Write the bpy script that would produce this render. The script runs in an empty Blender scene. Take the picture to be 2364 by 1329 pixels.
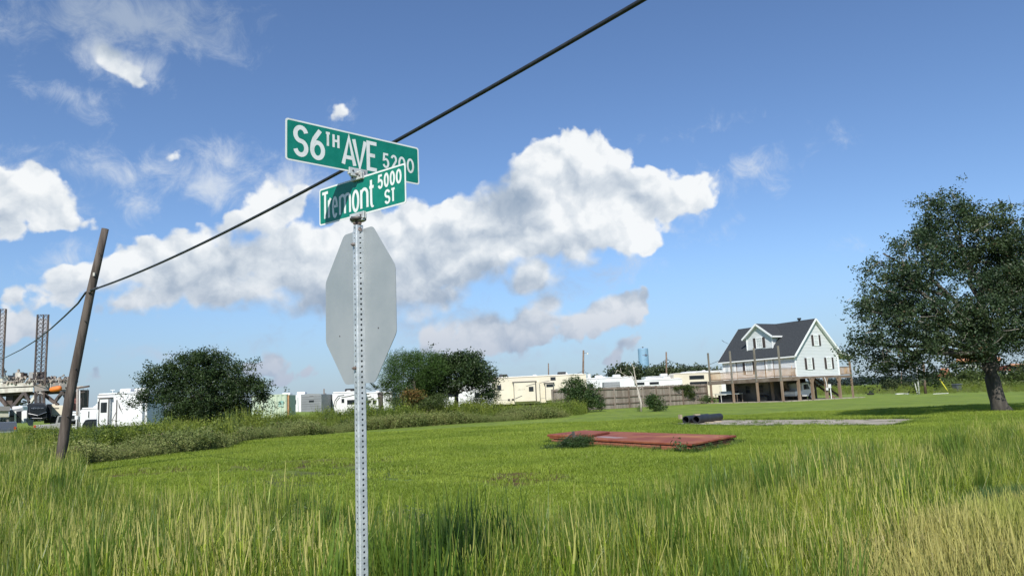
import bpy, bmesh, math, random
import numpy as np
from mathutils import Vector, Matrix, Euler
R_ = math.radians
rnd = random.Random(7)
nrg = np.random.RandomState(11)
scene = bpy.context.scene
COL = scene.collection
PI = math.pi

# ------------------------------------------------------------------ camera
PW, PH, F_PX = 2364, 1329, 1700.0
EYE = 1.45
TH = math.atan(257.4/1700); RL = math.atan(.0437)
_R0 = np.array([1, 0, 0.]); _U0 = np.array([0, -math.sin(TH), math.cos(TH)]); FW = np.array([0, math.cos(TH), math.sin(TH)])
RT = _R0*math.cos(RL)-_U0*math.sin(RL); UP = _U0*math.cos(RL)+_R0*math.sin(RL)
cam_d = bpy.data.cameras.new('camera'); cam = bpy.data.objects.new('camera', cam_d); COL.objects.link(cam)
cam_d.sensor_width = 36; cam_d.lens = 36*F_PX/PW; cam_d.clip_start = .05; cam_d.clip_end = 20000
m3 = Matrix((RT, UP, -FW)).transposed()
cam.matrix_world = Matrix.Translation((0, 0, EYE)) @ m3.to_4x4()
scene.camera = cam

# the helpers below only turn a measured direction of the survey into a place in metres
def ray(px, py): return FW + RT*(px-PW/2)/F_PX - UP*(py-PH/2)/F_PX
def at(px, py, Y):
    d = ray(px, py); return Vector(np.array([0, 0, EYE])+d*Y/d[1])
def ground(px, py, z=0.):
    d = ray(px, py); return Vector(np.array([0, 0, EYE])+d*(z-EYE)/d[2])
def hy(px): return 889+.0437*(1941-px)

# ------------------------------------------------------------------ exposure
scene.view_settings.view_transform = 'Standard'; scene.view_settings.look = 'None'
scene.view_settings.exposure = 0.3; scene.view_settings.gamma = 1
scene.view_settings.use_curve_mapping = False
scene.render.engine = 'CYCLES'
scene.cycles.max_bounces = 8; scene.cycles.transparent_max_bounces = 8
scene.cycles.use_denoising = True

# ------------------------------------------------------------------ sun
TRAVEL = Vector((.22, 1.1, -1.0)).normalized()
SUN_EL = math.asin(-TRAVEL.z)
SKY_ROT = math.atan2(-TRAVEL.x, -TRAVEL.y)
sd = bpy.data.lights.new('sun', 'SUN'); sd.energy = 4.3; sd.angle = R_(.53); sd.color = (1, .95, .86)
so = bpy.data.objects.new('sun', sd); COL.objects.link(so)
so.rotation_euler = TRAVEL.to_track_quat('-Z', 'Y').to_euler(); so.location = (0, -20, 30)

# ------------------------------------------------------------------ sky with its clouds
world = bpy.data.worlds.new('World'); scene.world = world; world.use_nodes = True
wt = world.node_tree; wt.nodes.clear()

class NT:
    """small node-tree writer"""
    def __init__(s, tree): s.t = tree
    def n(s, kind, **kw):
        nd = s.t.nodes.new(kind)
        for k, v in kw.items(): setattr(nd, k, v)
        return nd
    def put(s, sock, v):
        if isinstance(v, bpy.types.NodeSocket): s.t.links.new(v, sock)
        elif v is not None: sock.default_value = v
    def math(s, op, a, b=None, c=None, clamp=False):
        nd = s.n('ShaderNodeMath', operation=op, use_clamp=clamp)
        s.put(nd.inputs[0], a)
        if b is not None: s.put(nd.inputs[1], b)
        if c is not None: s.put(nd.inputs[2], c)
        return nd.outputs[0]
    def vmath(s, op, a, b=None, scale=None):
        nd = s.n('ShaderNodeVectorMath', operation=op)
        s.put(nd.inputs[0], a)
        if b is not None: s.put(nd.inputs[1], b)
        if scale is not None: s.put(nd.inputs['Scale'], scale)
        return nd.outputs['Value'] if op in ('LENGTH', 'DOT_PRODUCT') else nd.outputs[0]
    def mix(s, f, a, b, blend='MIX'):
        nd = s.n('ShaderNodeMix', data_type='RGBA', blend_type=blend)
        s.put(nd.inputs[0], f); s.put(nd.inputs[6], a); s.put(nd.inputs[7], b)
        return nd.outputs[2]
    def smooth(s, v, lo, hi, to0=0., to1=1.):
        nd = s.n('ShaderNodeMapRange', interpolation_type='SMOOTHSTEP')
        s.put(nd.inputs[0], v); s.put(nd.inputs[1], lo); s.put(nd.inputs[2], hi); s.put(nd.inputs[3], to0); s.put(nd.inputs[4], to1)
        return nd.outputs[0]
    def noise(s, vec, scale, detail=5, rough=.55, dist=0., out='Fac'):
        nd = s.n('ShaderNodeTexNoise'); s.put(nd.inputs['Vector'], vec)
        nd.inputs['Scale'].default_value = scale; nd.inputs['Detail'].default_value = detail
        nd.inputs['Roughness'].default_value = rough; nd.inputs['Distortion'].default_value = dist
        return nd.outputs[out]

def ster(px, py):
    d = ray(px, py); d = d/np.linalg.norm(d)
    return 2*d[0]/(1+d[1]), 2*d[2]/(1+d[1])

# cloud masses: centre x, y, radii, tilt, (all of one soft union)
CUM = [
 (1405, 385, 62, 80, 20), (1420, 345, 30, 40, 0), (1440, 360, 38, 52, -10), (1330, 395, 84, 84, 0), (1190, 450, 60, 50, 0), (1240, 420, 100, 72, 10), (1480, 440, 95, 70, -10), (1340, 500, 190, 95, 5),
 (1560, 455, 70, 40, -10), (1450, 520, 80, 60, 0), (1635, 415, 46, 14, 30), (1190, 500, 130, 90, 5), (1060, 520, 110, 65, 10), (960, 530, 90, 72, 0),
 (1050, 600, 200, 90, 12), (850, 570, 150, 90, 0), (700, 560, 150, 60, 10), (880, 660, 230, 75, 4), (650, 640, 150, 60, 5), (560, 585, 150, 55, 10),
 (400, 590, 130, 50, 20), (300, 620, 110, 45, 20), (180, 650, 90, 38, 20), (340, 690, 110, 38, 12), (450, 650, 120, 55, 0), (760, 700, 150, 45, 0), (1000, 690, 160, 45, 5),
 (640, 470, 80, 50, 20), (560, 510, 60, 32, 15),
 (1325, 585, 40, 40, 0), (1225, 640, 75, 50, 15),
 (1440, 705, 62, 30, 25), (1340, 742, 120, 40, 12), (1180, 772, 140, 44, 5), (1045, 778, 62, 30, 10), (1270, 700, 56, 40, 0), (1400, 735, 70, 28, 20), (1120, 756, 110, 46, 0), (1230, 765, 120, 44, 6), (840, 640, 260, 90, 3), (500, 620, 190, 60, 10), (1260, 745, 90, 42, 8), (1420, 715, 60, 34, 20),
 (55, 450, 70, 62, 0), (0, 460, 70, 60, 0), (130, 488, 50, 22, -20),
 (235, 112, 42, 30, -20), (315, 165, 46, 18, -25),
 (365, 366, 30, 14, 20), (22, 674, 34, 18, 0), (30, 760, 50, 26, 5),
 (1425, 820, 34, 22, 30), (1392, 832, 24, 16, 0),
 (235, 775, 36, 21, 5), (240, 858, 62, 21, 10), (600, 833, 62, 21, 8), (712, 855, 52, 21, 12), (455, 741, 14, 6, 0), (790, 255, 20, 16, 40),
]
THIN = [
 (1700, 405, 80, 34, 30), (1760, 395, 80, 26, 25), (1830, 385, 70, 18, 22), (1870, 372, 36, 12, 20), (1740, 440, 60, 14, 10), (1600, 440, 110, 44, 20),
 (240, 120, 90, 60, -20), (310, 165, 85, 48, -25), (525, 362, 80, 50, -15), (540, 340, 50, 26, 0), (350, 378, 80, 40, 10), (200, 240, 40, 20, -20), (240, 385, 90, 34, 10), (1640, 425, 90, 34, 25), (1560, 470, 90, 40, -10), (60, 450, 110, 70, -10),
 (300, 50, 260, 75, -5), (150, 215, 70, 26, -35), (330, 20, 200, 50, 0), (500, 420, 110, 60, -25), (290, 400, 120, 45, 0), (150, 385, 60, 26, 0), (320, 460, 50, 50, 0),
 (650, 410, 110, 55, -15), (1800, 390, 95, 16, 18), (1760, 400, 50, 22, 40), (1700, 410, 60, 26, 30), (1975, 560, 34, 14, 10), (1625, 551, 20, 4, 5), (1550, 530, 60, 26, -30),
 (1390, 640, 110, 46, 10), (1450, 625, 50, 26, 0), (1210, 820, 260, 30, 4), (980, 760, 180, 50, 5), (670, 757, 62, 16, 5), (120, 600, 90, 24, 20), (1000, 820, 200, 36, 5),
 (430, 800, 240, 26, 5), (100, 800, 110, 22, 15), (640, 780, 200, 20, 5), (1880, 372, 40, 8, 20), (1270, 850, 300, 20, 3), (790, 262, 40, 20, 50), (480, 345, 60, 30, 0), (330, 805, 30, 7, 5), (500, 730, 24, 6, 5),
 (2010, 730, 30, 8, 15), (1700, 520, 26, 8, 15), (1620, 285, 40, 8, 5), (60, 350, 120, 16, 5),(40, 60, 60, 30, -30),
]
GREY = [(850, 715, 330, 50, 3), (640, 705, 170, 48, 5), (1120, 660, 190, 62, 14), (1230, 640, 120, 52, 25), (1330, 640, 90, 55, 10), (470, 640, 130, 30, 5), (670, 757, 80, 26, 5),
        (1100, 700, 150, 40, 10), (980, 600, 90, 40, 20), (720, 640, 110, 28, 5), (1190, 400, 1, 1, 0), (330, 30, 320, 90, 0), (880, 735, 200, 20, 3), (1170, 480, 70, 80, 20), (560, 560, 80, 26, 10)]

CUM = [(a, b, c+(20 if min(c, d) > 38 else 13 if min(c, d) > 21 else 1), d+(18 if min(c, d) > 38 else 11 if min(c, d) > 21 else 0), e) for a, b, c, d, e in CUM]
def blob_field(nt, vec, blobs, k=.02):
    res = None
    for cx, cy, rx, ry, rot in blobs:
        u, v = ster(cx, cy); ax, ay = rx/F_PX, ry/F_PX
        mp = nt.n('ShaderNodeMapping', vector_type='TEXTURE')
        vin = vec
        if res is not None:   # keeps the nodes in one chain, one blob after the other
            ch = nt.n('ShaderNodeVectorMath', operation='MULTIPLY_ADD'); nt.put(ch.inputs[0], res); ch.inputs[1].default_value = (1e-9, 1e-9, 1e-9); nt.put(ch.inputs[2], vec); vin = ch.outputs[0]
        nt.put(mp.inputs['Vector'], vin)
        mp.inputs['Location'].default_value = (u, v, 0)
        mp.inputs['Rotation'].default_value = (0, 0, R_(rot))
        mp.inputs['Scale'].default_value = (ax, ay, 1)
        ln = nt.vmath('LENGTH', mp.outputs[0])
        mn = min(ax, ay)
        d = nt.math('MULTIPLY_ADD', ln, -mn, mn)
        if res is None: res = d
        else:
            nd = nt.n('ShaderNodeMath', operation='SMOOTH_MAX'); nt.put(nd.inputs[0], res); nt.put(nd.inputs[1], d); nd.inputs[2].default_value = k
            res = nd.outputs[0]
    return res

def field_group():
    g = bpy.data.node_groups.new('cloud_field', 'ShaderNodeTree')
    g.interface.new_socket('Vector', in_out='INPUT', socket_type='NodeSocketVector')
    g.interface.new_socket('Field', in_out='OUTPUT', socket_type='NodeSocketFloat')
    nt = NT(g); gi = nt.n('NodeGroupInput'); go = nt.n('NodeGroupOutput')
    v = gi.outputs[0]
    w = nt.noise(v, 9, 3, .5, out='Color')
    w = nt.vmath('SUBTRACT', w, (.5, .5, .5)); w = nt.vmath('MULTIPLY', w, (.055, .045, 0))
    vw = nt.vmath('ADD', v, w)
    b = blob_field(nt, vw, CUM, .012)
    vo = nt.n('ShaderNodeTexVoronoi', feature='SMOOTH_F1'); nt.put(vo.inputs['Vector'], vw)
    vo.inputs['Scale'].default_value = 12; vo.inputs['Detail'].default_value = 2.4; vo.inputs['Roughness'].default_value = .55
    vo.inputs['Lacunarity'].default_value = 2.3; vo.inputs['Smoothness'].default_value = .35
    bil = nt.math('SUBTRACT', .50, vo.outputs['Distance'])
    fb = nt.math('SUBTRACT', nt.noise(v, 26, 7, .6), .5)
    f = nt.math('MULTIPLY_ADD', bil, .026, nt.math('ADD', b, .0105))
    f = nt.math('MULTIPLY_ADD', fb, .024, f)
    v2_ = nt.n('ShaderNodeTexVoronoi', feature='SMOOTH_F1'); nt.put(v2_.inputs['Vector'], vw)
    v2_.inputs['Scale'].default_value = 38; v2_.inputs['Detail'].default_value = 1.5; v2_.inputs['Roughness'].default_value = .5; v2_.inputs['Smoothness'].default_value = .2
    f = nt.math('MULTIPLY_ADD', nt.math('SUBTRACT', .46, v2_.outputs['Distance']), .012, f)
    nt.put(go.inputs[0], f)
    return g

W = NT(wt)
tc = W.n('ShaderNodeTexCoord')
dirv = W.vmath('NORMALIZE', tc.outputs['Generated'])
sx = W.n('ShaderNodeSeparateXYZ'); W.put(sx.inputs[0], dirv)
den = W.math('MAXIMUM', W.math('ADD', sx.outputs[1], 1.), .02)
u = W.math('DIVIDE', W.math('MULTIPLY', sx.outputs[0], 2.), den)
v = W.math('DIVIDE', W.math('MULTIPLY', sx.outputs[2], 2.), den)
cx = W.n('ShaderNodeCombineXYZ'); W.put(cx.inputs[0], u); W.put(cx.inputs[1], v)
P = cx.outputs[0]
FG = field_group()
def fg(vec):
    nd = W.n('ShaderNodeGroup'); nd.node_tree = FG; W.put(nd.inputs[0], vec); return nd.outputs[0]
f0 = fg(P)
def puffs(vec):
    vo = W.n('ShaderNodeTexVoronoi', feature='SMOOTH_F1'); W.put(vo.inputs['Vector'], vec)
    vo.inputs['Scale'].default_value = 13; vo.inputs['Detail'].default_value = 2.5; vo.inputs['Roughness'].default_value = .5; vo.inputs['Smoothness'].default_value = .6
    return W.math('SUBTRACT', W.math('MULTIPLY', W.noise(vec, 10, 7, .56), 1.5), W.math('MULTIPLY', vo.outputs['Distance'], .55))
PWW = W.vmath('ADD', P, W.vmath('MULTIPLY', W.vmath('SUBTRACT', W.noise(P, 12, 4, .6, out='Color'), (.5, .5, .5)), (.05, .04, 0)))
t0_ = puffs(PWW); t1_ = puffs(W.vmath('ADD', PWW, (.008, .017, 0)))
sky = W.n('ShaderNodeTexSky', sky_type='NISHITA', sun_disc=False)
sky.sun_elevation = SUN_EL; sky.sun_rotation = SKY_ROT; sky.altitude = 0; sky.air_density = 1.0; sky.dust_density = .25; sky.ozone_density = 2.2
skyc = W.vmath('MULTIPLY', sky.outputs[0], (SKYT[0], SKYT[1], SKYT[2])) if 'SKYT' in globals() else W.vmath('MULTIPLY', sky.outputs[0], (.82, .94, 1.12))
# cumulus
gr = blob_field(W, W.vmath('ADD', P, W.vmath('MULTIPLY', W.vmath('SUBTRACT', W.noise(P, 14, 5, .6, out='Color'), (.5, .5, .5)), (.09, .06, 0))), GREY, .02)
grey = W.smooth(gr, -.035, .030)
alpha = W.smooth(f0, -.002, W.math('MULTIPLY_ADD', grey, .020, .0055))
slope = W.math('SUBTRACT', t0_, t1_)
lit = W.math('MULTIPLY_ADD', slope, 1.45, .87)
lit = W.math('SUBTRACT', lit, W.math('MULTIPLY', grey, .45))
lit = W.math('ADD', lit, W.math('MULTIPLY', W.math('SUBTRACT', W.noise(P, 6, 5, .55), .5), .36))
lit = W.math('SUBTRACT', lit, W.math('MULTIPLY', W.smooth(f0, .012, .06), .06))
ramp = W.n('ShaderNodeValToRGB')
W.put(ramp.inputs[0], lit)
els = ramp.color_ramp.elements
els[0].position = 0.; els[0].color = (.30, .38, .49, 1)
els[1].position = 1.; els[1].color = (.87, .89, .90, 1)
e = els.new(.35); e.color = (.43, .50, .59, 1)
e = els.new(.70); e.color = (.66, .71, .76, 1)
CLOUD_GAIN = 8.8
cumc = W.vmath('SCALE', ramp.outputs[0], scale=CLOUD_GAIN)
# warmer, dimmer clouds low down
low = W.smooth(v, .0, .20)
cumc = W.mix(low, W.vmath('MULTIPLY', cumc, (.84, .82, .84)), cumc)
# thin clouds
wn = W.vmath('MULTIPLY', W.vmath('SUBTRACT', W.noise(P, 7, 5, .6, out='Color'), (.5, .5, .5)), (.12, .07, 0))
tf = blob_field(W, W.vmath('ADD', P, wn), THIN, .015)
tf = W.math('ADD', tf, W.math('MULTIPLY', W.math('SUBTRACT', W.noise(P, 22, 8, .68, .6), .5), .10))
ta = W.math('MULTIPLY', W.smooth(tf, -.006, .05), .84)
# fair-weather wisps round the rest of the sky
gn = W.noise(W.vmath('MULTIPLY', dirv, (1, 1, 3.2)), 3.1, 7, .6, .4)
gfar = W.smooth(sx.outputs[1], .25, .62, 1., 0.)
ga = W.math('MULTIPLY', W.math('MULTIPLY', W.smooth(gn, .55, .75), gfar), .7)
ta = W.math('MAXIMUM', ta, ga)
thinc = W.mix(grey, (CLOUD_GAIN*.66, CLOUD_GAIN*.72, CLOUD_GAIN*.80, 1), (CLOUD_GAIN*.36, CLOUD_GAIN*.44, CLOUD_GAIN*.57, 1))
c1 = W.mix(ta, skyc, thinc)
c2 = W.mix(W.math('MULTIPLY', alpha, .97), c1, cumc)
# horizon haze of the air itself
hz = W.smooth(sx.outputs[2], -.02, .20, .72, 0.)
c2 = W.mix(hz, c2, (CLOUD_GAIN*.235, CLOUD_GAIN*.335, CLOUD_GAIN*.50, 1))
bg = W.n('ShaderNodeBackground'); W.put(bg.inputs[0], c2); bg.inputs[1].default_value = .10
ow = W.n('ShaderNodeOutputWorld'); W.put(ow.inputs[0], bg.outputs[0])
world.cycles.sampling_method = 'MANUAL'; world.cycles.sample_map_resolution = 512

# ------------------------------------------------------------------ materials
MATS = {}
def mat(name, col, col2=None, rough=.7, metal=0., scale=4., detail=4., bump=0., bscale=30., contrast=(.35, .65), coords='Object', spec=.5, stretch=(1, 1, 1), island=0., cracks=0.):
    if name in MATS: return MATS[name]
    m = bpy.data.materials.new(name); m.use_nodes = True; MATS[name] = m
    t = NT(m.node_tree); bs = m.node_tree.nodes['Principled BSDF']
    tcn = t.n('ShaderNodeTexCoord'); vec = t.vmath('MULTIPLY', tcn.outputs[coords], stretch)
    c = (*col, 1)
    out = None
    if col2 is not None:
        f = t.smooth(t.noise(vec, scale, detail, .6), contrast[0], contrast[1])
        out = t.mix(f, c, (*col2, 1))
    if cracks:
        vv = t.n('ShaderNodeTexVoronoi', feature='DISTANCE_TO_EDGE'); t.put(vv.inputs['Vector'], t.vmath('ADD', vec, t.vmath('SCALE', t.noise(vec, 2.5, 4, .6, out='Color'), scale=.5))); vv.inputs['Scale'].default_value = cracks
        out = t.mix(t.smooth(vv.outputs['Distance'], .0, .035, .85, 0.), out, (.07, .075, .03, 1))
    if island:
        g = t.n('ShaderNodeNewGeometry')
        k = t.math('MULTIPLY_ADD', g.outputs['Random Per Island'], 2*island, 1-island)
        out = t.vmath('SCALE', out if out is not None else c[:3], scale=k)
    if out is not None: t.put(bs.inputs['Base Color'], out)
    else: bs.inputs['Base Color'].default_value = c
    bs.inputs['Roughness'].default_value = rough; bs.inputs['Metallic'].default_value = metal
    bs.inputs['Specular IOR Level'].default_value = spec
    if bump:
        b = t.n('ShaderNodeBump'); b.inputs['Strength'].default_value = bump; b.inputs['Distance'].default_value = .02
        t.put(b.inputs['Height'], t.noise(vec, bscale, 5, .6)); t.put(bs.inputs['Normal'], b.outputs[0])
    return m

def leafmat(name, a, b, rough=.5, trans=.35, nscale=.6, var=.35, coords='Object', dry=None, spec=.35):
    """foliage: colour differs from leaf to leaf and from spray to spray"""
    if name in MATS: return MATS[name]
    m = bpy.data.materials.new(name); m.use_nodes = True; MATS[name] = m
    t = NT(m.node_tree); bs = m.node_tree.nodes['Principled BSDF']; outn = m.node_tree.nodes['Material Output']
    tcn = t.n('ShaderNodeTexCoord'); g = t.n('ShaderNodeNewGeometry'); oi = t.n('ShaderNodeObjectInfo')
    f = t.smooth(t.noise(g.outputs['Position'], nscale, 3, .6), .36, .64)
    c = t.mix(f, (*a, 1), (*b, 1))
    r1 = t.math('ADD', g.outputs['Random Per Island'], oi.outputs['Random']); r1 = t.math('FRACT', r1)
    if dry is not None:
        c = t.mix(t.smooth(r1, 1-dry[0], 1-dry[0]*.4), c, (*dry[1], 1))
    k = t.math('MULTIPLY_ADD', g.outputs['Random Per Island'], 2*var, 1-var)
    c = t.vmath('SCALE', c, scale=k)
    t.put(bs.inputs['Base Color'], c); bs.inputs['Roughness'].default_value = rough; bs.inputs['Specular IOR Level'].default_value = spec
    tr = t.n('ShaderNodeBsdfTranslucent'); t.put(tr.inputs[0], t.vmath('MULTIPLY', c, (1.25, 1.35, .6)))
    mx = t.n('ShaderNodeMixShader'); mx.inputs[0].default_value = trans
    t.put(mx.inputs[1], bs.outputs[0]); t.put(mx.inputs[2], tr.outputs[0]); t.put(outn.inputs[0], mx.outputs[0])
    return m

# ------------------------------------------------------------------ mesh helpers
class MB:
    def __init__(s): s.v = []; s.f = []
    def add(s, vs, fs):
        o = len(s.v); s.v += [tuple(x) for x in vs]; s.f += [tuple(i+o for i in q) for q in fs]; return s
    def box(s, c, sz, rz=0., rx=0., ry=0.):
        x, y, z = (k/2 for k in sz)
        vs = [Vector(q) for q in ((-x,-y,-z),(x,-y,-z),(x,y,-z),(-x,y,-z),(-x,-y,z),(x,-y,z),(x,y,z),(-x,y,z))]
        if rz or rx or ry:
            M = Euler((rx, ry, rz)).to_matrix(); vs = [M@q for q in vs]
        vs = [q+Vector(c) for q in vs]
        return s.add(vs, [(0,3,2,1),(4,5,6,7),(0,1,5,4),(1,2,6,5),(2,3,7,6),(3,0,4,7)])
    def rbox(s, c, sz, r=.05, rz=0.):
        """box with its four upright edges and its top rounded off by a chamfer"""
        x, y, z = (k/2 for k in sz)
        def ring(dx, zz):
            X, Y = x-dx, y-dx; q = r*.6
            return [(-X, -Y+q, zz), (-X+q, -Y, zz), (X-q, -Y, zz), (X, -Y+q, zz), (X, Y-q, zz), (X-q, Y, zz), (-X+q, Y, zz), (-X, Y-q, zz)]
        rs = [ring(0, -z), ring(0, z-r), ring(r*.35, z-r*.3), ring(r, z)]
        vs = [p for q in rs for p in q]
        M = Matrix.Rotation(rz, 3, 'Z'); vs = [M@Vector(p)+Vector(c) for p in vs]
        fs = [tuple(range(7, -1, -1)), tuple(range(24, 32))]
        for k in range(3):
            for i in range(8): fs.append((k*8+i, k*8+(i+1) % 8, (k+1)*8+(i+1) % 8, (k+1)*8+i))
        return s.add(vs, fs)
    def bar(s, a, b, w, h=None):
        a, b = Vector(a), Vector(b); h = h or w; d = b-a; L = d.length
        if L < 1e-6: return s
        d /= L; up = Vector((0, 0, 1)) if abs(d.z) < .95 else Vector((0, 1, 0))
        x = d.cross(up).normalized(); y = x.cross(d).normalized()
        vs = [p+x*(i*w/2)+y*(j*h/2) for p in (a, b) for i, j in ((-1,-1),(1,-1),(1,1),(-1,1))]
        return s.add(vs, [(0,1,2,3),(7,6,5,4),(0,4,5,1),(1,5,6,2),(2,6,7,3),(3,7,4,0)])
    def tube(s, pts, rad, n=8, cap=True):
        pts = [Vector(p) for p in pts]
        if not hasattr(rad, '__len__'): rad = [rad]*len(pts)
        o = len(s.v); ref = None
        for i, p in enumerate(pts):
            d = (pts[min(i+1, len(pts)-1)]-pts[max(i-1, 0)]).normalized()
            if ref is None: ref = Vector((0, 0, 1)) if abs(d.z) < .9 else Vector((1, 0, 0))
            x = d.cross(ref).normalized(); y = x.cross(d).normalized()
            for k in range(n):
                a = 2*PI*k/n; s.v.append(tuple(p+x*(math.cos(a)*rad[i])+y*(math.sin(a)*rad[i])))
        for i in range(len(pts)-1):
            for k in range(n): s.f.append((o+i*n+k, o+i*n+(k+1) % n, o+(i+1)*n+(k+1) % n, o+(i+1)*n+k))
        if cap: s.f.append(tuple(o+k for k in range(n))[::-1]); s.f.append(tuple(o+(len(pts)-1)*n+k for k in range(n)))
        return s
    def prism(s, poly, z0, z1):
        n = len(poly); vs = [(*p[:2], z0) for p in poly]+[(*p[:2], z1) for p in poly]
        return s.add(vs, [tuple(range(n))[::-1], tuple(range(n, 2*n))]+[(i, (i+1) % n, n+(i+1) % n, n+i) for i in range(n)])
    def extrude(s, poly3, d):
        """flat outline of 3D points given a thickness along vector d"""
        n = len(poly3); d = Vector(d); vs = [Vector(p) for p in poly3]+[Vector(p)+d for p in poly3]
        return s.add(vs, [tuple(range(n))[::-1], tuple(range(n, 2*n))]+[(i, (i+1) % n, n+(i+1) % n, n+i) for i in range(n)])
    def build(s, name, m, parent=None, smooth=False, kind=None, loc=None, rz=None, bevel=0.):
        me = bpy.data.meshes.new(name); me.from_pydata(s.v, [], s.f)
        bm = bmesh.new(); bm.from_mesh(me); bmesh.ops.recalc_face_normals(bm, faces=bm.faces); bm.to_mesh(me); bm.free()
        if m: me.materials.append(m)
        if smooth: me.shade_smooth()
        o = bpy.data.objects.new(name, me); COL.objects.link(o)
        if parent: o.parent = parent
        if kind: o['kind'] = kind
        if loc is not None: o.location = loc
        if rz is not None: o.rotation_euler.z = rz
        if bevel:
            b = o.modifiers.new('bevel', 'BEVEL'); b.width = bevel; b.segments = 2; b.limit_method = 'ANGLE'
        return o

def B(): return MB()
def thing(name, label, cat, loc=(0, 0, 0), rz=0., group=None):
    o = bpy.data.objects.new(name, None); COL.objects.link(o); o.empty_display_size = .3
    o.location = loc; o.rotation_euler.z = rz; o['label'] = label; o['category'] = cat
    if group: o['group'] = group
    return o
def tag(o, label, cat, group=None, kind=None):
    o['label'] = label; o['category'] = cat
    if group: o['group'] = group
    if kind: o['kind'] = kind
    return o
def share(src, name, parent, loc=None, rot=None, scale=None):
    o = bpy.data.objects.new(name, src.data); COL.objects.link(o); o.parent = parent
    for md in src.modifiers:
        if md.type == 'BEVEL':
            b = o.modifiers.new('bevel', 'BEVEL'); b.width = md.width; b.segments = md.segments; b.limit_method = md.limit_method
    if loc is not None: o.location = loc
    if rot is not None: o.rotation_euler = rot
    if scale is not None: o.scale = scale
    return o

def mesh_np(name, V, Fq, m, parent=None, kind=None, link=True, mats=None, midx=None):
    """big meshes from numpy arrays; Fq is (n,3) or (n,4)"""
    me = bpy.data.meshes.new(name); V = np.asarray(V, np.float32); Fq = np.asarray(Fq, np.int32); k = Fq.shape[1]
    me.vertices.add(len(V)); me.vertices.foreach_set('co', V.ravel())
    me.loops.add(Fq.size); me.loops.foreach_set('vertex_index', Fq.ravel())
    me.polygons.add(len(Fq)); me.polygons.foreach_set('loop_start', np.arange(len(Fq), dtype=np.int32)*k)
    me.update(calc_edges=True)
    for q in (mats or [m]): me.materials.append(q)
    if midx is not None: me.polygons.foreach_set('material_index', np.asarray(midx, np.int32))
    o = bpy.data.objects.new(name, me)
    if link: COL.objects.link(o)
    if parent: o.parent = parent
    if kind: o['kind'] = kind
    return o
# ------------------------------------------------------------------ foliage
def rand_unit(n, rs=nrg):
    a = rs.normal(size=(n, 3)); return a/np.linalg.norm(a, axis=1, keepdims=True)
def leaf_quads(C, size, rs=nrg, aspect=.5, up=0.25, droop=0.):
    n = len(C); size = np.asarray(size)*np.ones(n)*rs.uniform(.6, 1.35, n)
    d = rand_unit(n, rs); d[:, 2] = d[:, 2]*.7+up-droop; d /= np.linalg.norm(d, axis=1, keepdims=True)
    s = np.cross(d, rand_unit(n, rs)); s /= np.linalg.norm(s, axis=1, keepdims=True)+1e-9
    L = size[:, None]; w = L*aspect*.5
    V = np.stack([C-d*L*.5, C+s*w, C+d*L*.5, C-s*w], 1).reshape(-1, 3)
    return V, np.arange(4*n).reshape(n, 4)
def crown(ells, n_spray, n_leaf, size, spread, rs=nrg, shell=.45, aspect=.55, rough=.25, gaps=0., up=.2, droop=0., stretch=1., boughs=0, bough_r=.4):
    """leaf sprays filling a union of ellipsoids; returns verts, faces and spray centres"""
    vol = np.array([e[1][0]*e[1][1]*e[1][2] for e in ells])**.75; p = vol/vol.sum()
    idx = rs.choice(len(ells), n_spray, p=p)
    c = np.array([e[0] for e in ells])[idx]; r = np.array([e[1] for e in ells])[idx]
    u = rand_unit(n_spray, rs); rad = (shell+(1-shell)*rs.rand(n_spray)**.7)
    # lumpy outline
    lump = 1+rough*np.sin(u[:, 0]*5.3+idx*1.7+u[:, 2]*4.1)*np.cos(u[:, 1]*6.1+idx)+rough*.5*np.sin(u[:, 2]*13+u[:, 0]*11+idx)
    S = c+u*r*(rad*lump)[:, None]
    if gaps > 0:
        k = np.sin(S[:, 0]*2.1+1.3)*np.sin(S[:, 1]*1.9+.4)*np.sin(S[:, 2]*2.3+2.)
        S = S[k < 1-gaps] if gaps < 1 else S
    if boughs:   # sprays gather round the ends of boughs
        Bc = S[:boughs]; k = rs.randint(0, len(Bc), len(S)-len(Bc)); br = bough_r*rs.uniform(.5, 1.4, len(Bc))[k][:, None]
        S = np.concatenate([Bc, Bc[k]+rs.normal(size=(len(k), 3))*br*np.array([1, 1, .62])])
    m = len(S); per = rs.poisson(n_leaf, m)+1
    ii = np.repeat(np.arange(m), per)
    off = rs.normal(size=(len(ii), 3))*spread; off[:, 2] *= .75*stretch
    V, Fq = leaf_quads(S[ii]+off, size, rs, aspect, up, droop)
    return V, Fq, S
def limb(mb, a, b, r0, r1, n=7, seg=5, wob=.12, rs=rnd):
    a, b = Vector(a), Vector(b); L = (b-a).length; pts = []; rad = []
    for i in range(seg+1):
        t = i/seg; p = a.lerp(b, t)
        if 0 < i < seg: p += Vector((rs.uniform(-1, 1), rs.uniform(-1, 1), rs.uniform(-.4, .6)))*L*wob*math.sin(PI*t)
        pts.append(p); rad.append(r0+(r1-r0)*t)
    mb.tube(pts, rad, n); return pts

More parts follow.
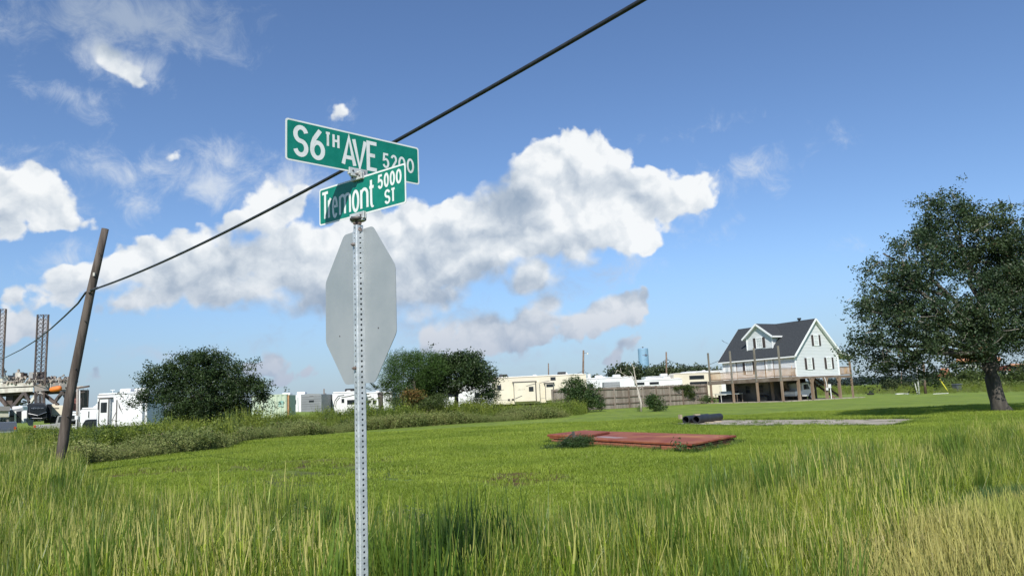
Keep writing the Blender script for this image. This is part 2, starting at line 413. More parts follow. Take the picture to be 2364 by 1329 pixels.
# scatter on points with geometry nodes (only for ground cover nobody could count)
def scatter(name, pts, rots, scl, variants, kind='stuff', label=None, cat=None):
    """pts (n,3), rots (n,3) euler, scl (n,)"""
    n = len(pts)
    me = bpy.data.meshes.new(name); me.vertices.add(n); me.vertices.foreach_set('co', np.asarray(pts, np.float32).ravel())
    for nm, typ, arr in (('rot', 'FLOAT_VECTOR', rots), ('scl', 'FLOAT', scl)):
        at_ = me.attributes.new(nm, typ, 'POINT'); at_.data.foreach_set('vector' if typ == 'FLOAT_VECTOR' else 'value', np.asarray(arr, np.float32).ravel())
    at_ = me.attributes.new('var', 'INT', 'POINT'); at_.data.foreach_set('value', nrg.randint(0, len(variants), n).astype(np.int32))
    o = bpy.data.objects.new(name, me); COL.objects.link(o)
    g = bpy.data.node_groups.new(name+'_nodes', 'GeometryNodeTree')
    g.interface.new_socket('Geometry', in_out='INPUT', socket_type='NodeSocketGeometry')
    g.interface.new_socket('Geometry', in_out='OUTPUT', socket_type='NodeSocketGeometry')
    N = g.nodes; L = g.links
    gi = N.new('NodeGroupInput'); go = N.new('NodeGroupOutput'); iop = N.new('GeometryNodeInstanceOnPoints')
    g2 = N.new('GeometryNodeGeometryToInstance')
    for vo in variants:
        oi = N.new('GeometryNodeObjectInfo'); oi.inputs['Object'].default_value = vo; oi.inputs['As Instance'].default_value = True
        L.new(oi.outputs['Geometry'], g2.inputs[0])
    def attr(nm, typ):
        a = N.new('GeometryNodeInputNamedAttribute'); a.data_type = typ; a.inputs['Name'].default_value = nm
        return next(s for s in a.outputs if s.enabled)
    if len(variants) > 1:
        # object instances joined; each becomes one pickable instance
        jn = N.new('GeometryNodeJoinGeometry')
        for nd in [x for x in N if x.bl_idname == 'GeometryNodeObjectInfo']: L.new(nd.outputs['Geometry'], jn.inputs[0])
        L.new(jn.outputs[0], iop.inputs['Instance']); iop.inputs['Pick Instance'].default_value = True
        L.new(attr('var', 'INT'), iop.inputs['Instance Index'])
    else: L.new(oi.outputs['Geometry'], iop.inputs['Instance'])
    N.remove(g2)
    L.new(gi.outputs[0], iop.inputs['Points'])
    er = N.new('FunctionNodeEulerToRotation'); L.new(attr('rot', 'FLOAT_VECTOR'), er.inputs[0]); L.new(er.outputs[0], iop.inputs['Rotation'])
    L.new(attr('scl', 'FLOAT'), iop.inputs['Scale'])
    L.new(iop.outputs[0], go.inputs[0])
    md = o.modifiers.new('scatter', 'NODES'); md.node_group = g
    if kind: o['kind'] = kind
    if label: o['label'] = label
    if cat: o['category'] = cat
    return o

def blade_clump(name, m, n, rad, h, w, lean=.35, seg=4, seeds=0., mats=None, curl=.5, rs=nrg):
    V = []; Fq = []; mi = []; o = 0
    for b in range(n):
        a = rs.uniform(0, 2*PI); rr = rad*math.sqrt(rs.rand()); x0, y0 = rr*math.cos(a), rr*math.sin(a)
        H = h*rs.uniform(.5, 1.12); th = rs.uniform(0, 2*PI); ln = lean*rs.uniform(.1, 1)*H; face = rs.uniform(0, PI)
        seedy = rs.rand() < seeds; ww = w*rs.uniform(.6, 1.3)
        cu = curl*rs.uniform(.2, 1.6)
        if seedy: H = h*rs.uniform(1.0, 1.45); ww *= .45; ln *= .6; cu *= .4
        for k in range(seg+1):
            t = k/seg
            hx = ln*(t**(1+cu)); z = H*(t-.18*cu*t*t)
            px, py = x0+hx*math.cos(th), y0+hx*math.sin(th)
            wk = ww*(1-t**1.8)*.5+ww*.04
            if seedy and t > .6: wk = ww*1.3*(1.15-t)*2
            dx, dy = math.cos(face)*wk, math.sin(face)*wk
            V += [(px-dx, py-dy, z), (px+dx, py+dy, z)]
        for k in range(seg): q = o+2*k; Fq.append((q, q+1, q+3, q+2)); mi.append(1 if (seedy and k >= seg*.6 and mats) else 0)
        o += 2*(seg+1)
    return mesh_np(name, V, Fq, m, link=False, mats=mats, midx=mi if mats else None)

def weed_clump(name, m, stems, rad, h, leaf, nl, lean=.3, aspect=.35, rs=nrg, mats=None, top=0.):
    V = []; Fq = []; C = []; mi = []
    for s_ in range(stems):
        a = rs.uniform(0, 2*PI); rr = rad*math.sqrt(rs.rand()); p0 = np.array([rr*math.cos(a), rr*math.sin(a), 0])
        H = h*rs.uniform(.55, 1.1); th = rs.uniform(0, 2*PI); tip = p0+np.array([math.cos(th)*lean*H*rs.rand(), math.sin(th)*lean*H*rs.rand(), H])
        o = len(V); wv = np.array([.006, .004, 0])*h
        V += [tuple(p0-wv), tuple(p0+wv), tuple(tip+wv*.4), tuple(tip-wv*.4)]; Fq.append((o, o+1, o+2, o+3))
        t = rs.rand(nl)**.75
        c = p0+(tip-p0)*t[:, None]+rs.normal(size=(nl, 3))*leaf*(.55+.5*(1-t))[:, None]; c[:, 2] = np.maximum(c[:, 2], .02)
        C.append(c)
    C = np.concatenate(C); v2, f2 = leaf_quads(C, leaf, rs, aspect, .55)
    V = np.concatenate([np.array(V), v2]); Fq = np.concatenate([np.array(Fq), f2+len(V)-len(v2)])
    return mesh_np(name, V, Fq, m, link=False)

def in_poly(P, poly):
    poly = np.asarray(poly); x, y = P[:, 0], P[:, 1]; ins = np.zeros(len(P), bool); j = len(poly)-1
    for i in range(len(poly)):
        xi, yi = poly[i][:2]; xj, yj = poly[j][:2]
        c = ((yi > y) != (yj > y)) & (x < (xj-xi)*(y-yi)/(yj-yi+1e-12)+xi); ins ^= c; j = i
    return ins
def sample_poly(poly, n, rs=nrg, dens=None):
    poly = np.asarray([tuple(p)[:2] for p in poly]); lo = poly.min(0); hi = poly.max(0); out = []
    got = 0
    while got < n:
        P = rs.uniform(lo, hi, (n*2+50, 2)); P = P[in_poly(P, poly)]
        if dens is not None: P = P[rs.rand(len(P)) < dens(P)]
        out.append(P); got += len(P)
    return np.concatenate(out)[:n]
def vnoise(P, s, seed=0):
    """cheap smooth value in 0..1"""
    x, y = P[:, 0]*s+seed, P[:, 1]*s-seed*.7
    return .5+.25*np.sin(x*1.7+np.sin(y*1.3+seed))+.25*np.sin(y*2.1+np.sin(x*1.1)*1.4+seed*2)
def wedge(P, mx=.80):  # kept only where a viewer near the camera could look
    return np.abs(P[:, 0]) < P[:, 1]*mx+3

# ------------------------------------------------------------------ ground
LAWN_EDGE_L = [(-.4, 7.3), (-4.4, 9.7), (-7.4, 13.0), (-10.2, 17.6), (-12.6, 22.2)]
EXV = Vector((.88, .475, 0)).normalized(); EYV = Vector((-EXV.y, EXV.x, 0))
gm = bpy.data.materials.new('mown_ground'); gm.use_nodes = True
t = NT(gm.node_tree); bs = gm.node_tree.nodes['Principled BSDF']
g = t.n('ShaderNodeNewGeometry'); pos = g.outputs['Position']
n1 = t.noise(pos, .16, 5, .6); n2 = t.noise(pos, 1.3, 5, .65); n3 = t.noise(pos, 9, 6, .7)
c = t.mix(t.smooth(n1, .38, .66), (.205, .285, .042, 1), (.265, .340, .056, 1))
c = t.mix(t.smooth(n2, .30, .72), t.vmath('MULTIPLY', c, (.84, .86, .92)), c)
c = t.mix(t.smooth(n3, .30, .70), t.vmath('MULTIPLY', c, (.80, .82, .86)), c)
c = t.mix(t.smooth(t.noise(t.vmath('MULTIPLY', pos, (.9, .28, 1)), .9, 4, .6), .48, .66, 0., .55), c, (.120, .165, .045, 1))
# worn and damp patches of the lawn, with a shape of their own
PATCH = [((330, 1088), 2.6, .42, (.14, .095, .045)), ((735, 1069), 2.8, .5, (.12, .085, .04)), ((745, 1100), 2.2, .55, (.10, .11, .04)), ((1205, 1103), 1.0, .36, (.13, .08, .035)),
         ((900, 1013), 2.2, .8, (.085, .082, .034)), ((985, 1088), 1.2, .6, (.070, .115, .055)), ((600, 1040), 3.2, 1.1, (.060, .100, .034)), ((1010, 1005), 4.0, 1.0, (.075, .105, .034)), ((1700, 986), 4.5, .35, (.050, .085, .022))]
wob = t.vmath('MULTIPLY', t.vmath('SUBTRACT', t.noise(pos, 1.6, 5, .65, out='Color'), (.5, .5, .5)), (1.5, 1.7, 0))
for (pp, rx, ry, cc) in PATCH:
    gp = ground(*pp); mp = t.n('ShaderNodeMapping', vector_type='TEXTURE'); t.put(mp.inputs[0], t.vmath('ADD', pos, wob))
    mp.inputs['Location'].default_value = (gp.x, gp.y, 0); mp.inputs['Rotation'].default_value = (0, 0, .25); mp.inputs['Scale'].default_value = (rx, ry*4.2, 1)
    k = t.smooth(t.vmath('LENGTH', mp.outputs[0]), .35, 1.15, .92, 0.)
    c = t.mix(k, c, (*cc, 1))
t.put(bs.inputs['Base Color'], c); bs.inputs['Roughness'].default_value = .85; bs.inputs['Specular IOR Level'].default_value = .15
b1 = t.n('ShaderNodeBump'); b1.inputs['Strength'].default_value = .9; b1.inputs['Distance'].default_value = .06
t.put(b1.inputs['Height'], t.noise(pos, 22, 6, .75)); t.put(bs.inputs['Normal'], b1.outputs[0])
mb = B(); S_ = 4000; mb.add([(-S_, -S_, 0), (S_, -S_, 0), (S_, S_, 0), (-S_, S_, 0)], [(0, 1, 2, 3)])
gr_o = mb.build('ground', gm, kind='structure')

# the road the picture is taken from, and its twin round the corner (both outside the frame)
rm = mat('asphalt', (.05, .05, .052), (.075, .073, .07), .9, scale=3, bump=.4, bscale=60)
a0 = Vector((.9, 2.0, 0)); mb = B()
for s0, s1 in ((-60, 60),):
    p = [a0+EXV*s0, a0+EXV*s1, a0+EXV*s1-EYV*6.5, a0+EXV*s0-EYV*6.5]
    mb.add([(q.x, q.y, .02) for q in p], [(0, 1, 2, 3)])
mb.build('road', rm, kind='structure')

# ------------------------------------------------------------------ lawn
M_LAWN = leafmat('lawn_blades', (.205, .280, .034), (.285, .360, .05), rough=.5, trans=.35, nscale=.25, var=.2, dry=(.05, (.24, .24, .08)))
lawn_poly = [(-.4, 7.3), (-4.4, 9.7), (-7.4, 13.0), (-10.2, 17.6), (-12.6, 22.2), (-22, 36), (0, 42), (24, 42), (34, 40), (26, 29), (14.5, 19.5), (7.2, 14.3), (3.2, 10.2), (1.2, 8.3)]
tufts = [blade_clump('lawn_tuft', M_LAWN, 34, .14, .075, .010, lean=.9, seg=2) for _ in range(4)]
slab_red = None
REDP = [ground(1596, 1024, .22), ground(1700, 1004, .22), None, ground(1268, 1008, .22)]
REDP[2] = REDP[1]+REDP[3]-REDP[0]
CONP = [ground(1531, 981), ground(1690, 985), ground(2062, 984), ground(2131, 968.5), ground(1640, 971)]
brown = [(ground(*pp), rx, ry) for pp, rx, ry, cc in PATCH[:4]]
def lawn_ok(P):
    cr = sum(REDP, Vector())/4; ok = ~in_poly(P, [tuple(cr+(p-cr)*1.13)[:2] for p in REDP]) & ~in_poly(P, [tuple(p)[:2] for p in CONP])
    for gp, rx, ry in brown:
        d = ((P[:, 0]-gp.x)/(rx*1.0))**2+((P[:, 1]-gp.y+.3)/(ry*4.6))**2+.9*(vnoise(P, 2.2)-.5)
        ok &= ~((d < 1) & (nrg.rand(len(P)) < .85))
    return ok
P = sample_poly(lawn_poly, 62000, dens=lambda P: np.clip((11./P[:, 1])**1.1, .12, 1)); P = P[wedge(P) & lawn_ok(P)]
n = len(P); sc = (.75+.5*nrg.rand(n))*(1+np.clip((P[:, 1]-10)/40, 0, .5))*(0.75+.5*vnoise(P, .8))
hh = np.column_stack([P, np.zeros(n)])
scatter('lawn_grass', hh, np.column_stack([np.zeros(n), np.zeros(n), nrg.uniform(0, 6.28, n)]), sc, tufts, label='short mown bright green lawn grass across the field', cat='grass')

fr_ = []
for poly, k in ((CONP, 260), (REDP, 150)):
    for i in range(len(poly)):
        a_, b_ = poly[i], poly[(i+1) % len(poly)]; tt = nrg.rand(int(k*(b_-a_).length/6)); 
        cc = sum(poly, Vector())/len(poly)
        for q in tt: p = a_.lerp(b_, float(q)); o_ = (p-cc).normalized()*(.10+abs(nrg.normal(0, .10))); fr_.append((p.x+o_.x, p.y+o_.y))
for q in range(70): w = nrg.dirichlet(np.ones(5)*.6); p = sum((CONP[k]*float(w[k]) for k in range(5)), Vector()); fr_.append((p.x, p.y))
P = np.array(fr_); n = len(P)
M_FR = leafmat('fringe_grass', (.09, .15, .024), (.14, .20, .032), rough=.5, trans=.3, nscale=.8, var=.35)
fringe = [blade_clump('fringe_tuft', M_FR, 30, .10, .10, .010, lean=1.0, seg=2) for _ in range(3)]
scatter('edge_grass', np.column_stack([P, np.zeros(n)]), np.column_stack([np.zeros(n), np.zeros(n), nrg.uniform(0, 6.28, n)]), .6+.9*nrg.rand(n), fringe, label='darker unmown grass fringe around the concrete pad and the red slab', cat='grass')

# ------------------------------------------------------------------ tall roadside grass
M_TALL = leafmat('tall_grass', (.145, .205, .020), (.270, .325, .040), rough=.42, trans=.26, nscale=.5, var=.55, dry=(.09, (.38, .36, .10)), spec=.5)
M_DARKG = leafmat('tall_grass_dark', (.085, .150, .022), (.14, .21, .032), rough=.42, trans=.35, nscale=.6, var=.35, spec=.5)
M_SEED = leafmat('seed_heads', (.30, .33, .07), (.46, .42, .15), rough=.6, trans=.3, var=.3)
M_DRY = leafmat('dry_grass', (.24, .24, .075), (.14, .20, .04), rough=.6, trans=.3, nscale=.9, var=.4, dry=(.28, (.44, .38, .19)))
M_SOFT = leafmat('soft_grass', (.09, .16, .045), (.13, .19, .05), rough=.6, trans=.3, nscale=.8, var=.3)
tall = [blade_clump('tall_tuft', M_TALL, 44, .20, .60, .0095, lean=.6, seg=4, seeds=.09, mats=[M_TALL, M_SEED]) for _ in range(5)]
dark = [blade_clump('dark_tuft', M_DARKG, 34, .13, .72, .014, lean=.28, seg=4, curl=.3) for _ in range(3)]
dry = [blade_clump('dry_tuft', M_DRY, 60, .24, .25, .0055, lean=1.0, seg=3, seeds=.2, mats=[M_DRY, M_SEED]) for _ in range(4)]
soft = [blade_clump('soft_tuft', M_SOFT, 60, .2, .22, .006, lean=1.1, seg=3) for _ in range(3)]
near_edge = lambda P: (P[:, 1]-(3.1+.54*(P[:, 0]-(-2.)))).clip(-99, 99)
# the verge: left of the corner it follows the other road
verge_poly = [(-14, 4.2), (2.4, 4.2), (4.6, 8.3), (9.5, 12.0), (15.5, 15.6), (26, 22), (31, 29), (27, 29.5), (14.5, 20.5), (7.4, 15.1), (3.2, 10.6), (.9, 8.8), (-.8, 7.8), (-4.6, 10.0), (-7.7, 13.4), (-10.6, 18.), (-13.2, 22.5), (-26, 45), (-45, 78), (-62, 78), (-30, 30), (-18, 12)]
dry_poly = [(1.6, 4.2), (3.6, 4.2), (10, 8.0), (20, 14.0), (27, 19.5), (24, 20.8), (15.5, 15.3), (9.3, 10.9), (4.9, 7.5), (3.0, 5.8), (2.0, 5.0)]
P = sample_poly(verge_poly, 28000, dens=lambda P: np.clip((7.5/P[:, 1])**1.15, .03, 1)); P = P[wedge(P, .78)]
P = P[~(in_poly(P, dry_poly) & (nrg.rand(len(P)) < .88))]; n = len(P)
sc = (.55+.42*nrg.rand(n))*(.66+.5*vnoise(P, .55, 2))*np.where(P[:, 0] < -3, 1.0, 1.0)
ctr = np.exp(-(((P[:, 0]+.2)/1.7)**2+((P[:, 1]-7.3)/1.6)**2)); sc *= 1-.42*ctr
sc *= 1-.28*np.clip((P[:, 0]-1)/6, 0, 1)
sc *= np.where(nrg.rand(n) < .06, 1.35, 1.)
tl = np.column_stack([nrg.normal(0, .07, n), nrg.normal(0, .07, n), nrg.uniform(0, 6.28, n)])
scatter('tall_grass', np.column_stack([P, np.zeros(n)]), tl, sc, tall+dark[:2], label='knee high yellow green roadside grass with pale seed heads in front', cat='grass')
# darker cane-like clumps
K = np.array([[-.75, 5.0], [-.6, 5.2], [-.55, 5.5], [.3, 5.8], [1.2, 7.3], [3.0, 8.9], [4.2, 10.2], [-2.6, 5.6], [7., 12.4], [-.4, 5.9]])
P = np.repeat(K, 9, 0)+nrg.normal(size=(len(K)*9, 2))*np.array([.30, .28]); n = len(P)
scatter('cane_grass', np.column_stack([P, np.zeros(n)]), np.column_stack([nrg.normal(0, .06, (n, 2)), nrg.uniform(0, 6.28, n)]), .8+.35*nrg.rand(n), dark, label='darker green upright clumps of cane grass among the roadside grass', cat='grass')
P = sample_poly(dry_poly, 15000, dens=lambda P: np.clip((7./P[:, 1])**1.1, .05, 1)); P = P[wedge(P)]; n = len(P)
scatter('dry_grass', np.column_stack([P, np.zeros(n)]), np.column_stack([nrg.normal(0, .1, (n, 2)), nrg.uniform(0, 6.28, n)]), (.6+.7*nrg.rand(n))*(.6+.8*vnoise(P, .9, 5)), dry, label='low straw coloured dry grass along the road side of the verge', cat='grass')
P = np.concatenate([nrg.normal(size=(420, 2))*np.array([.55, .35])+q for q in ((2.9, 5.4), (4.7, 7.3), (3.6, 6.0), (5.6, 8.4))]); n = len(P)
scatter('soft_grass', np.column_stack([P, np.zeros(n)]), np.column_stack([nrg.normal(0, .1, (n, 2)), nrg.uniform(0, 6.28, n)]), .7+.5*nrg.rand(n), soft, label='soft fine green grass tufts in the lower right corner', cat='grass')

# ------------------------------------------------------------------ weeds between the lawn and the caravans
M_WG = leafmat('weed_grey', (.165, .205, .062), (.23, .255, .085), rough=.7, trans=.25, nscale=.35, var=.35, dry=(.08, (.24, .19, .10)))
M_WB = leafmat('weed_bright', (.125, .180, .026), (.215, .255, .040), rough=.6, trans=.35, nscale=.18, var=.35, dry=(.06, (.30, .32, .08)))
M_WD = leafmat('weed_dark', (.05, .085, .02), (.08, .12, .03), rough=.6, trans=.3, nscale=.3, var=.35)
wg = [weed_clump('grey_weed', M_WG, 9, .28, .62, .075, 26, lean=.7) for _ in range(3)]
wb = [weed_clump('bright_weed', M_WB, 9, .35, 1.0, .10, 30, lean=.35) for _ in range(4)]
wd = [weed_clump('dark_weed', M_WD, 9, .35, .9, .10, 30, lean=.4) for _ in range(2)]
wgr = [blade_clump('reed', M_WB, 50, .35, 1.25, .018, lean=.3, seg=4) for _ in range(2)]
front = [(-13.4, 21.5), (-12.6, 25.5), (-11.6, 29.5), tuple(ground(560, 1021))[:2], tuple(ground(830, 994))[:2], tuple(ground(1060, 978))[:2], tuple(ground(1200, 970))[:2], tuple(ground(1318, 962))[:2]]
def off(pts, d): return [(x-.35*d, y+d) for x, y in pts]
band1 = front+off(front, 3.2)[::-1]
P = sample_poly(band1, 2400); n = len(P)
scatter('grey_weeds', np.column_stack([P, np.zeros(n)]), np.column_stack([nrg.normal(0, .05, (n, 2)), nrg.uniform(0, 6.28, n)]), (.5+.7*nrg.rand(n))*(.5+.85*vnoise(P, .45)), wg, label='low grey green weeds along the far edge of the mown lawn', cat='weeds')
b2 = off(front, 2.2); b2 = [(-16, 24), (-15.5, 29)]+b2[2:]+[(5.0, 60), (6.2, 67), (3, 69), (-6, 66), (-16, 62), (-30, 60), (-44, 68), (-42, 62), (-24, 38)]
P = sample_poly(b2, 7000, dens=lambda P: np.clip((34./P[:, 1])**1.2, .2, 1)); P = P[wedge(P)]; n = len(P)
s2 = (.5+.8*nrg.rand(n)**1.3)*(.5+.95*vnoise(P, .3, 3))*np.where(P[:, 0] < -16, .62, 1.0)
far_ = np.clip((P[:, 0]+2)/6, 0, 1); s2 *= 1-.10*far_
scatter('green_weeds', np.column_stack([P, np.zeros(n)]), np.column_stack([nrg.normal(0, .05, (n, 2)), nrg.uniform(0, 6.28, n)]), s2, wb+wd+wgr, label='chest high bright green weeds in front of the caravan park', cat='weeds')
# rough field behind the lawn on the right
b3 = [tuple(ground(1965, 911))[:2], tuple(ground(2364, 905))[:2], (95, 100), (170, 240), (60, 240), (46, 120)]
P = sample_poly(b3, 5200, dens=lambda P: np.clip((75./P[:, 1])**1.3, .1, 1)); n = len(P)
s3 = (.7+.8*nrg.rand(n))*(.5+.8*vnoise(P, .12, 1))*(1+np.clip((P[:, 1]-70)/100, 0, .8))*.9
scatter('field_weeds', np.column_stack([P, np.zeros(n)]), np.column_stack([nrg.normal(0, .05, (n, 2)), nrg.uniform(0, 6.28, n)]), s3*.62, wg+wb[:2], label='rough overgrown field beyond the mown lawn beneath the oak', cat='weeds')
# grass at the foot of the fence and slab edges
# ------------------------------------------------------------------ trees
BARK = mat('bark', (.050, .044, .038), (.095, .085, .072), .9, scale=6, bump=.8, bscale=14, stretch=(1, 1, .25))
OAKL = leafmat('oak_leaves', (.030, .056, .025), (.062, .092, .038), rough=.5, trans=.2, nscale=.45, var=.5, dry=(.03, (.14, .10, .05)), spec=.35)
DRKL = leafmat('dense_leaves', (.028, .052, .016), (.045, .075, .022), rough=.5, trans=.2, nscale=.8, var=.45)
MIDL = leafmat('mid_leaves', (.055, .085, .022), (.085, .115, .032), rough=.55, trans=.3, nscale=.8, var=.4)
FEAL = leafmat('feather_leaves', (.055, .105, .022), (.075, .135, .03), rough=.5, trans=.35, nscale=.6, var=.4)
SHRL = leafmat('shrub_leaves', (.040, .080, .024), (.075, .115, .035), rough=.5, trans=.3, nscale=1.2, var=.4)
FARL = leafmat('far_leaves', (.040, .062, .028), (.065, .085, .036), rough=.6, trans=.2, nscale=.2, var=.4)
BRTL = leafmat('bright_leaves', (.11, .15, .035), (.16, .19, .06), rough=.6, trans=.35, nscale=1.0, var=.4)
REDL = leafmat('reddish_leaves', (.20, .11, .035), (.13, .14, .035), rough=.6, trans=.3, nscale=1.6, var=.4)
TWIG = mat('dead_twig', (.42, .37, .31), (.55, .50, .44), .85, scale=5)

def pt(px, py, Y, dy=0.): return np.array(at(px, py, Y+dy))
def ell(px, py, Y, rx, rz, ry=None, dy=0.):
    """an ellipsoid of foliage: centre and radii in metres from a measured bearing and size"""
    s = (Y+dy)/F_PX
    return (pt(px, py, Y, dy), np.array([rx*s, (ry or rx)*s, rz*s]))
def tree(name, label, cat, base, ells, n_spray, n_leaf, size, spread, lm, trunk=None, limbs=5, group=None, bark=BARK, twigs=0, **kw):
    base = Vector(base); t_ = thing(name, label, cat, base, group=group)
    rs = np.random.RandomState(abs(hash(label)) % 1 + int(base.x*13+base.y*7) % 9999)
    V, Fq, S = crown(ells, n_spray, n_leaf, size, spread, rs, **kw)
    V = V-np.array(base)
    keep = (V.reshape(-1, 4, 3)[:, :, 2].min(1) > .02); Vq = V.reshape(-1, 4, 3)[keep].reshape(-1, 3)
    mesh_np('crown', Vq, np.arange(len(Vq)).reshape(-1, 4), lm, parent=t_)
    if trunk and trunk[1][0] > .01:
        mb = B(); pts, rad = trunk; pts = [Vector(p)-base for p in pts]; mb.tube(pts, rad, 12)
        rr = random.Random(int(base.x*10)+5)
        for i in range(limbs):
            e = ells[i % len(ells)]; c = Vector(e[0])-base
            tgt = c+Vector([rr.uniform(-.5, .5)*k for k in e[1]])
            st = pts[-1].lerp(pts[-2], rr.uniform(0, .5))
            lp = limb(mb, st, tgt, rad[-1]*.62, rad[-1]*.12, 7, 6, .08, rr)
            for q in range(3):
                k = rr.randint(2, 5); e2 = lp[k]+Vector([rr.uniform(-1, 1)*w*.6 for w in e[1]])
                limb(mb, lp[k], e2, rad[-1]*.22, rad[-1]*.05, 5, 4, .1, rr)
        mb.build('trunk', bark, t_, smooth=True)
    if twigs:
        mb = B(); rr = random.Random(3)
        for i in range(twigs):
            s0 = Vector(S[rr.randrange(len(S))])-base; limb(mb, s0, s0+Vector((rr.uniform(-.7, .7), rr.uniform(-.7, .7), rr.uniform(-.2, .6))), .012, .004, 4, 3, .1, rr)
        mb.build('twig', TWIG, t_, kind='stuff')
    return t_

# the big live oak on the right
OB = ground(2315, 951)
Y0 = OB.y
oak_e = [ell(2200, 690, Y0, 185, 150), ell(2215, 540, Y0, 120, 90), ell(2195, 500, Y0, 60, 52, dy=-.5), ell(2120, 560, Y0, 60, 58, dy=-1), ell(2110, 690, Y0, 118, 100, dy=-1.5), ell(2030, 740, Y0, 66, 80, dy=-1),
         ell(2330, 620, Y0, 95, 100, dy=1), ell(2395, 700, Y0, 130, 130), ell(2320, 740, Y0, 130, 90, dy=-1.5), ell(2060, 812, Y0, 98, 50, dy=-.5), ell(2000, 800, Y0, 34, 24), ell(2150, 800, Y0, 78, 60, dy=-2), ell(2240, 800, Y0, 60, 40, dy=1.5),
         ell(2360, 800, Y0, 90, 48, dy=2), ell(2020, 655, Y0, 42, 40), ell(2050, 600, Y0, 32, 40, dy=.5), ell(2035, 858, Y0, 34, 30, dy=-.3), ell(2090, 850, Y0, 44, 32, dy=-.6), ell(2130, 870, Y0, 26, 26, dy=-.8), ell(2290, 560, Y0, 46, 50), ell(2210, 462, Y0, 34, 26), ell(2300, 500, Y0, 20, 24), ell(2340, 530, Y0, 45, 50), ell(2290, 510, Y0, 36, 40), ell(2400, 580, Y0, 70, 70), ell(2470, 640, Y0, 110, 110, dy=1.5)]
tr = [OB+Vector((0.05, .1, -.1)), pt(2308, 938, Y0), pt(2298, 905, Y0), pt(2290, 870, Y0), pt(2287, 850, Y0), pt(2282, 815, Y0, .2)]
tree('live_oak', 'large spreading dark green oak with leaning trunk on the right of the lawn', 'tree', OB, oak_e, 6000, 23, .11, .13, OAKL,
     trunk=([Vector(p) for p in tr], [.50, .34, .30, .29, .34, .28]), limbs=16, twigs=240, shell=.35, rough=.2, gaps=.45, boughs=500, bough_r=.38)
# root flare shoots
shrub_at_oak = 1

# round dark tree left
YA = 45.
bA = Vector((at(480, 985, YA).x, YA, 0))
eA = [ell(465, 890, YA, 105, 70), ell(400, 870, YA, 55, 42), ell(470, 850, YA, 72, 36), ell(530, 870, YA, 62, 45), ell(570, 915, YA, 52, 42), ell(360, 915, YA, 34, 24), ell(320, 930, YA, 28, 16), ell(450, 945, YA, 95, 40), ell(540, 960, YA, 70, 34), ell(420, 830, YA, 32, 16), ell(600, 905, YA, 18, 18), ell(355, 865, YA, 20, 26), ell(500, 985, YA, 60, 30)]
tree('round_tree', 'dark bushy rounded tree left of the sign, in front of the white caravan', 'tree', bA, eA, 4200, 16, .12, .14, DRKL, trunk=([bA, pt(478, 950, YA), pt(475, 915, YA)], [.22, .17, .13]), limbs=9, shell=.35, rough=.18, gaps=.2, boughs=330, bough_r=.32)
# feathery tree and dark tree behind the stop sign
YB = 58.
bB = Vector((at(960, 930, YB).x, YB, 0))
eB = [ell(945, 870, YB, 62, 58), ell(925, 840, YB, 38, 34), ell(990, 850, YB, 45, 40), ell(905, 895, YB, 32, 34), ell(960, 822, YB, 20, 14)]
tree('feathery_tree', 'bright green feathery tree just right of the stop sign plate', 'tree', bB, eB, 1500, 16, .20, .2, FEAL, trunk=([bB, pt(958, 905, YB), pt(955, 880, YB)], [.2, .15, .1]), limbs=5, shell=.5, aspect=.16, up=.1, droop=.5, rough=.12)
YC = 60.
bC = Vector((at(1052, 945, YC).x, YC, 0))
eC = [ell(1055, 865, YC, 76, 44), ell(1020, 850, YC, 42, 34), ell(1095, 862, YC, 42, 34), ell(1060, 838, YC, 42, 22), ell(1000, 890, YC, 52, 32), ell(1115, 888, YC, 28, 24), ell(970, 890, YC, 30, 36)]
tree('oak_tree', 'dark green tree with forked trunk right of the feathery tree', 'tree', bC, eC, 2200, 16, .17, .2, DRKL, trunk=([bC, pt(1054, 925, YC), pt(1052, 900, YC)], [.2, .16, .14]), limbs=7, shell=.4, rough=.16, gaps=.5, boughs=180, bough_r=.4)
def shrub(label, px, pyb, Y, ells, n, nl, size, spread, lm, name='shrub', cat='shrub', **kw):
    b = Vector((at(px, pyb, Y).x, Y, 0))
    return tree(name, label, cat, b, [ell(*e[:2], Y, *e[2:4], dy=(e[4] if len(e) > 4 else 0)) for e in ells], n, nl, size, spread, lm, trunk=([b, b+Vector((.03, 0, .25)), b+Vector((0, 0, .5))], [.06 if Y > 12 else .001, .05, .04]), limbs=4, **kw)
shrub('dense green shrub in front of the left end of the wooden fence', 1340, 948, 70., [(1340, 910, 44, 34), (1325, 893, 28, 24), (1350, 928, 46, 20), (1330, 880, 14, 10), (1380, 930, 16, 18)], 800, 16, .15, .16, SHRL, shell=.3)
shrub('small green shrub beside the dead tree on the lawn', 1512, 949, 61., [(1512, 930, 22, 17), (1506, 918, 13, 10), (1518, 940, 20, 9)], 260, 14, .12, .12, SHRL, shell=.2)
shrub('grassy shrub growing over the left end of the red slab', 1325, 1036, float(ground(1325, 1037).y), [(1330, 1020, 38, 14), (1310, 1026, 30, 9), (1350, 1018, 20, 13), (1275, 1034, 30, 5)], 330, 22, .07, .07, SHRL, shell=.1, aspect=.2)
shrub('reddish brown leafed shrub beneath the feathery tree', 945, 945, 54., [(948, 912, 26, 14), (955, 920, 24, 12)], 150, 14, .15, .16, REDL, shell=.2)
shrub('pale green bush left of the cream caravan', 1118, 945, 62., [(1118, 918, 34, 26), (1095, 930, 24, 16), (1135, 905, 18, 16)], 260, 13, .18, .22, BRTL, shell=.2, aspect=.22)
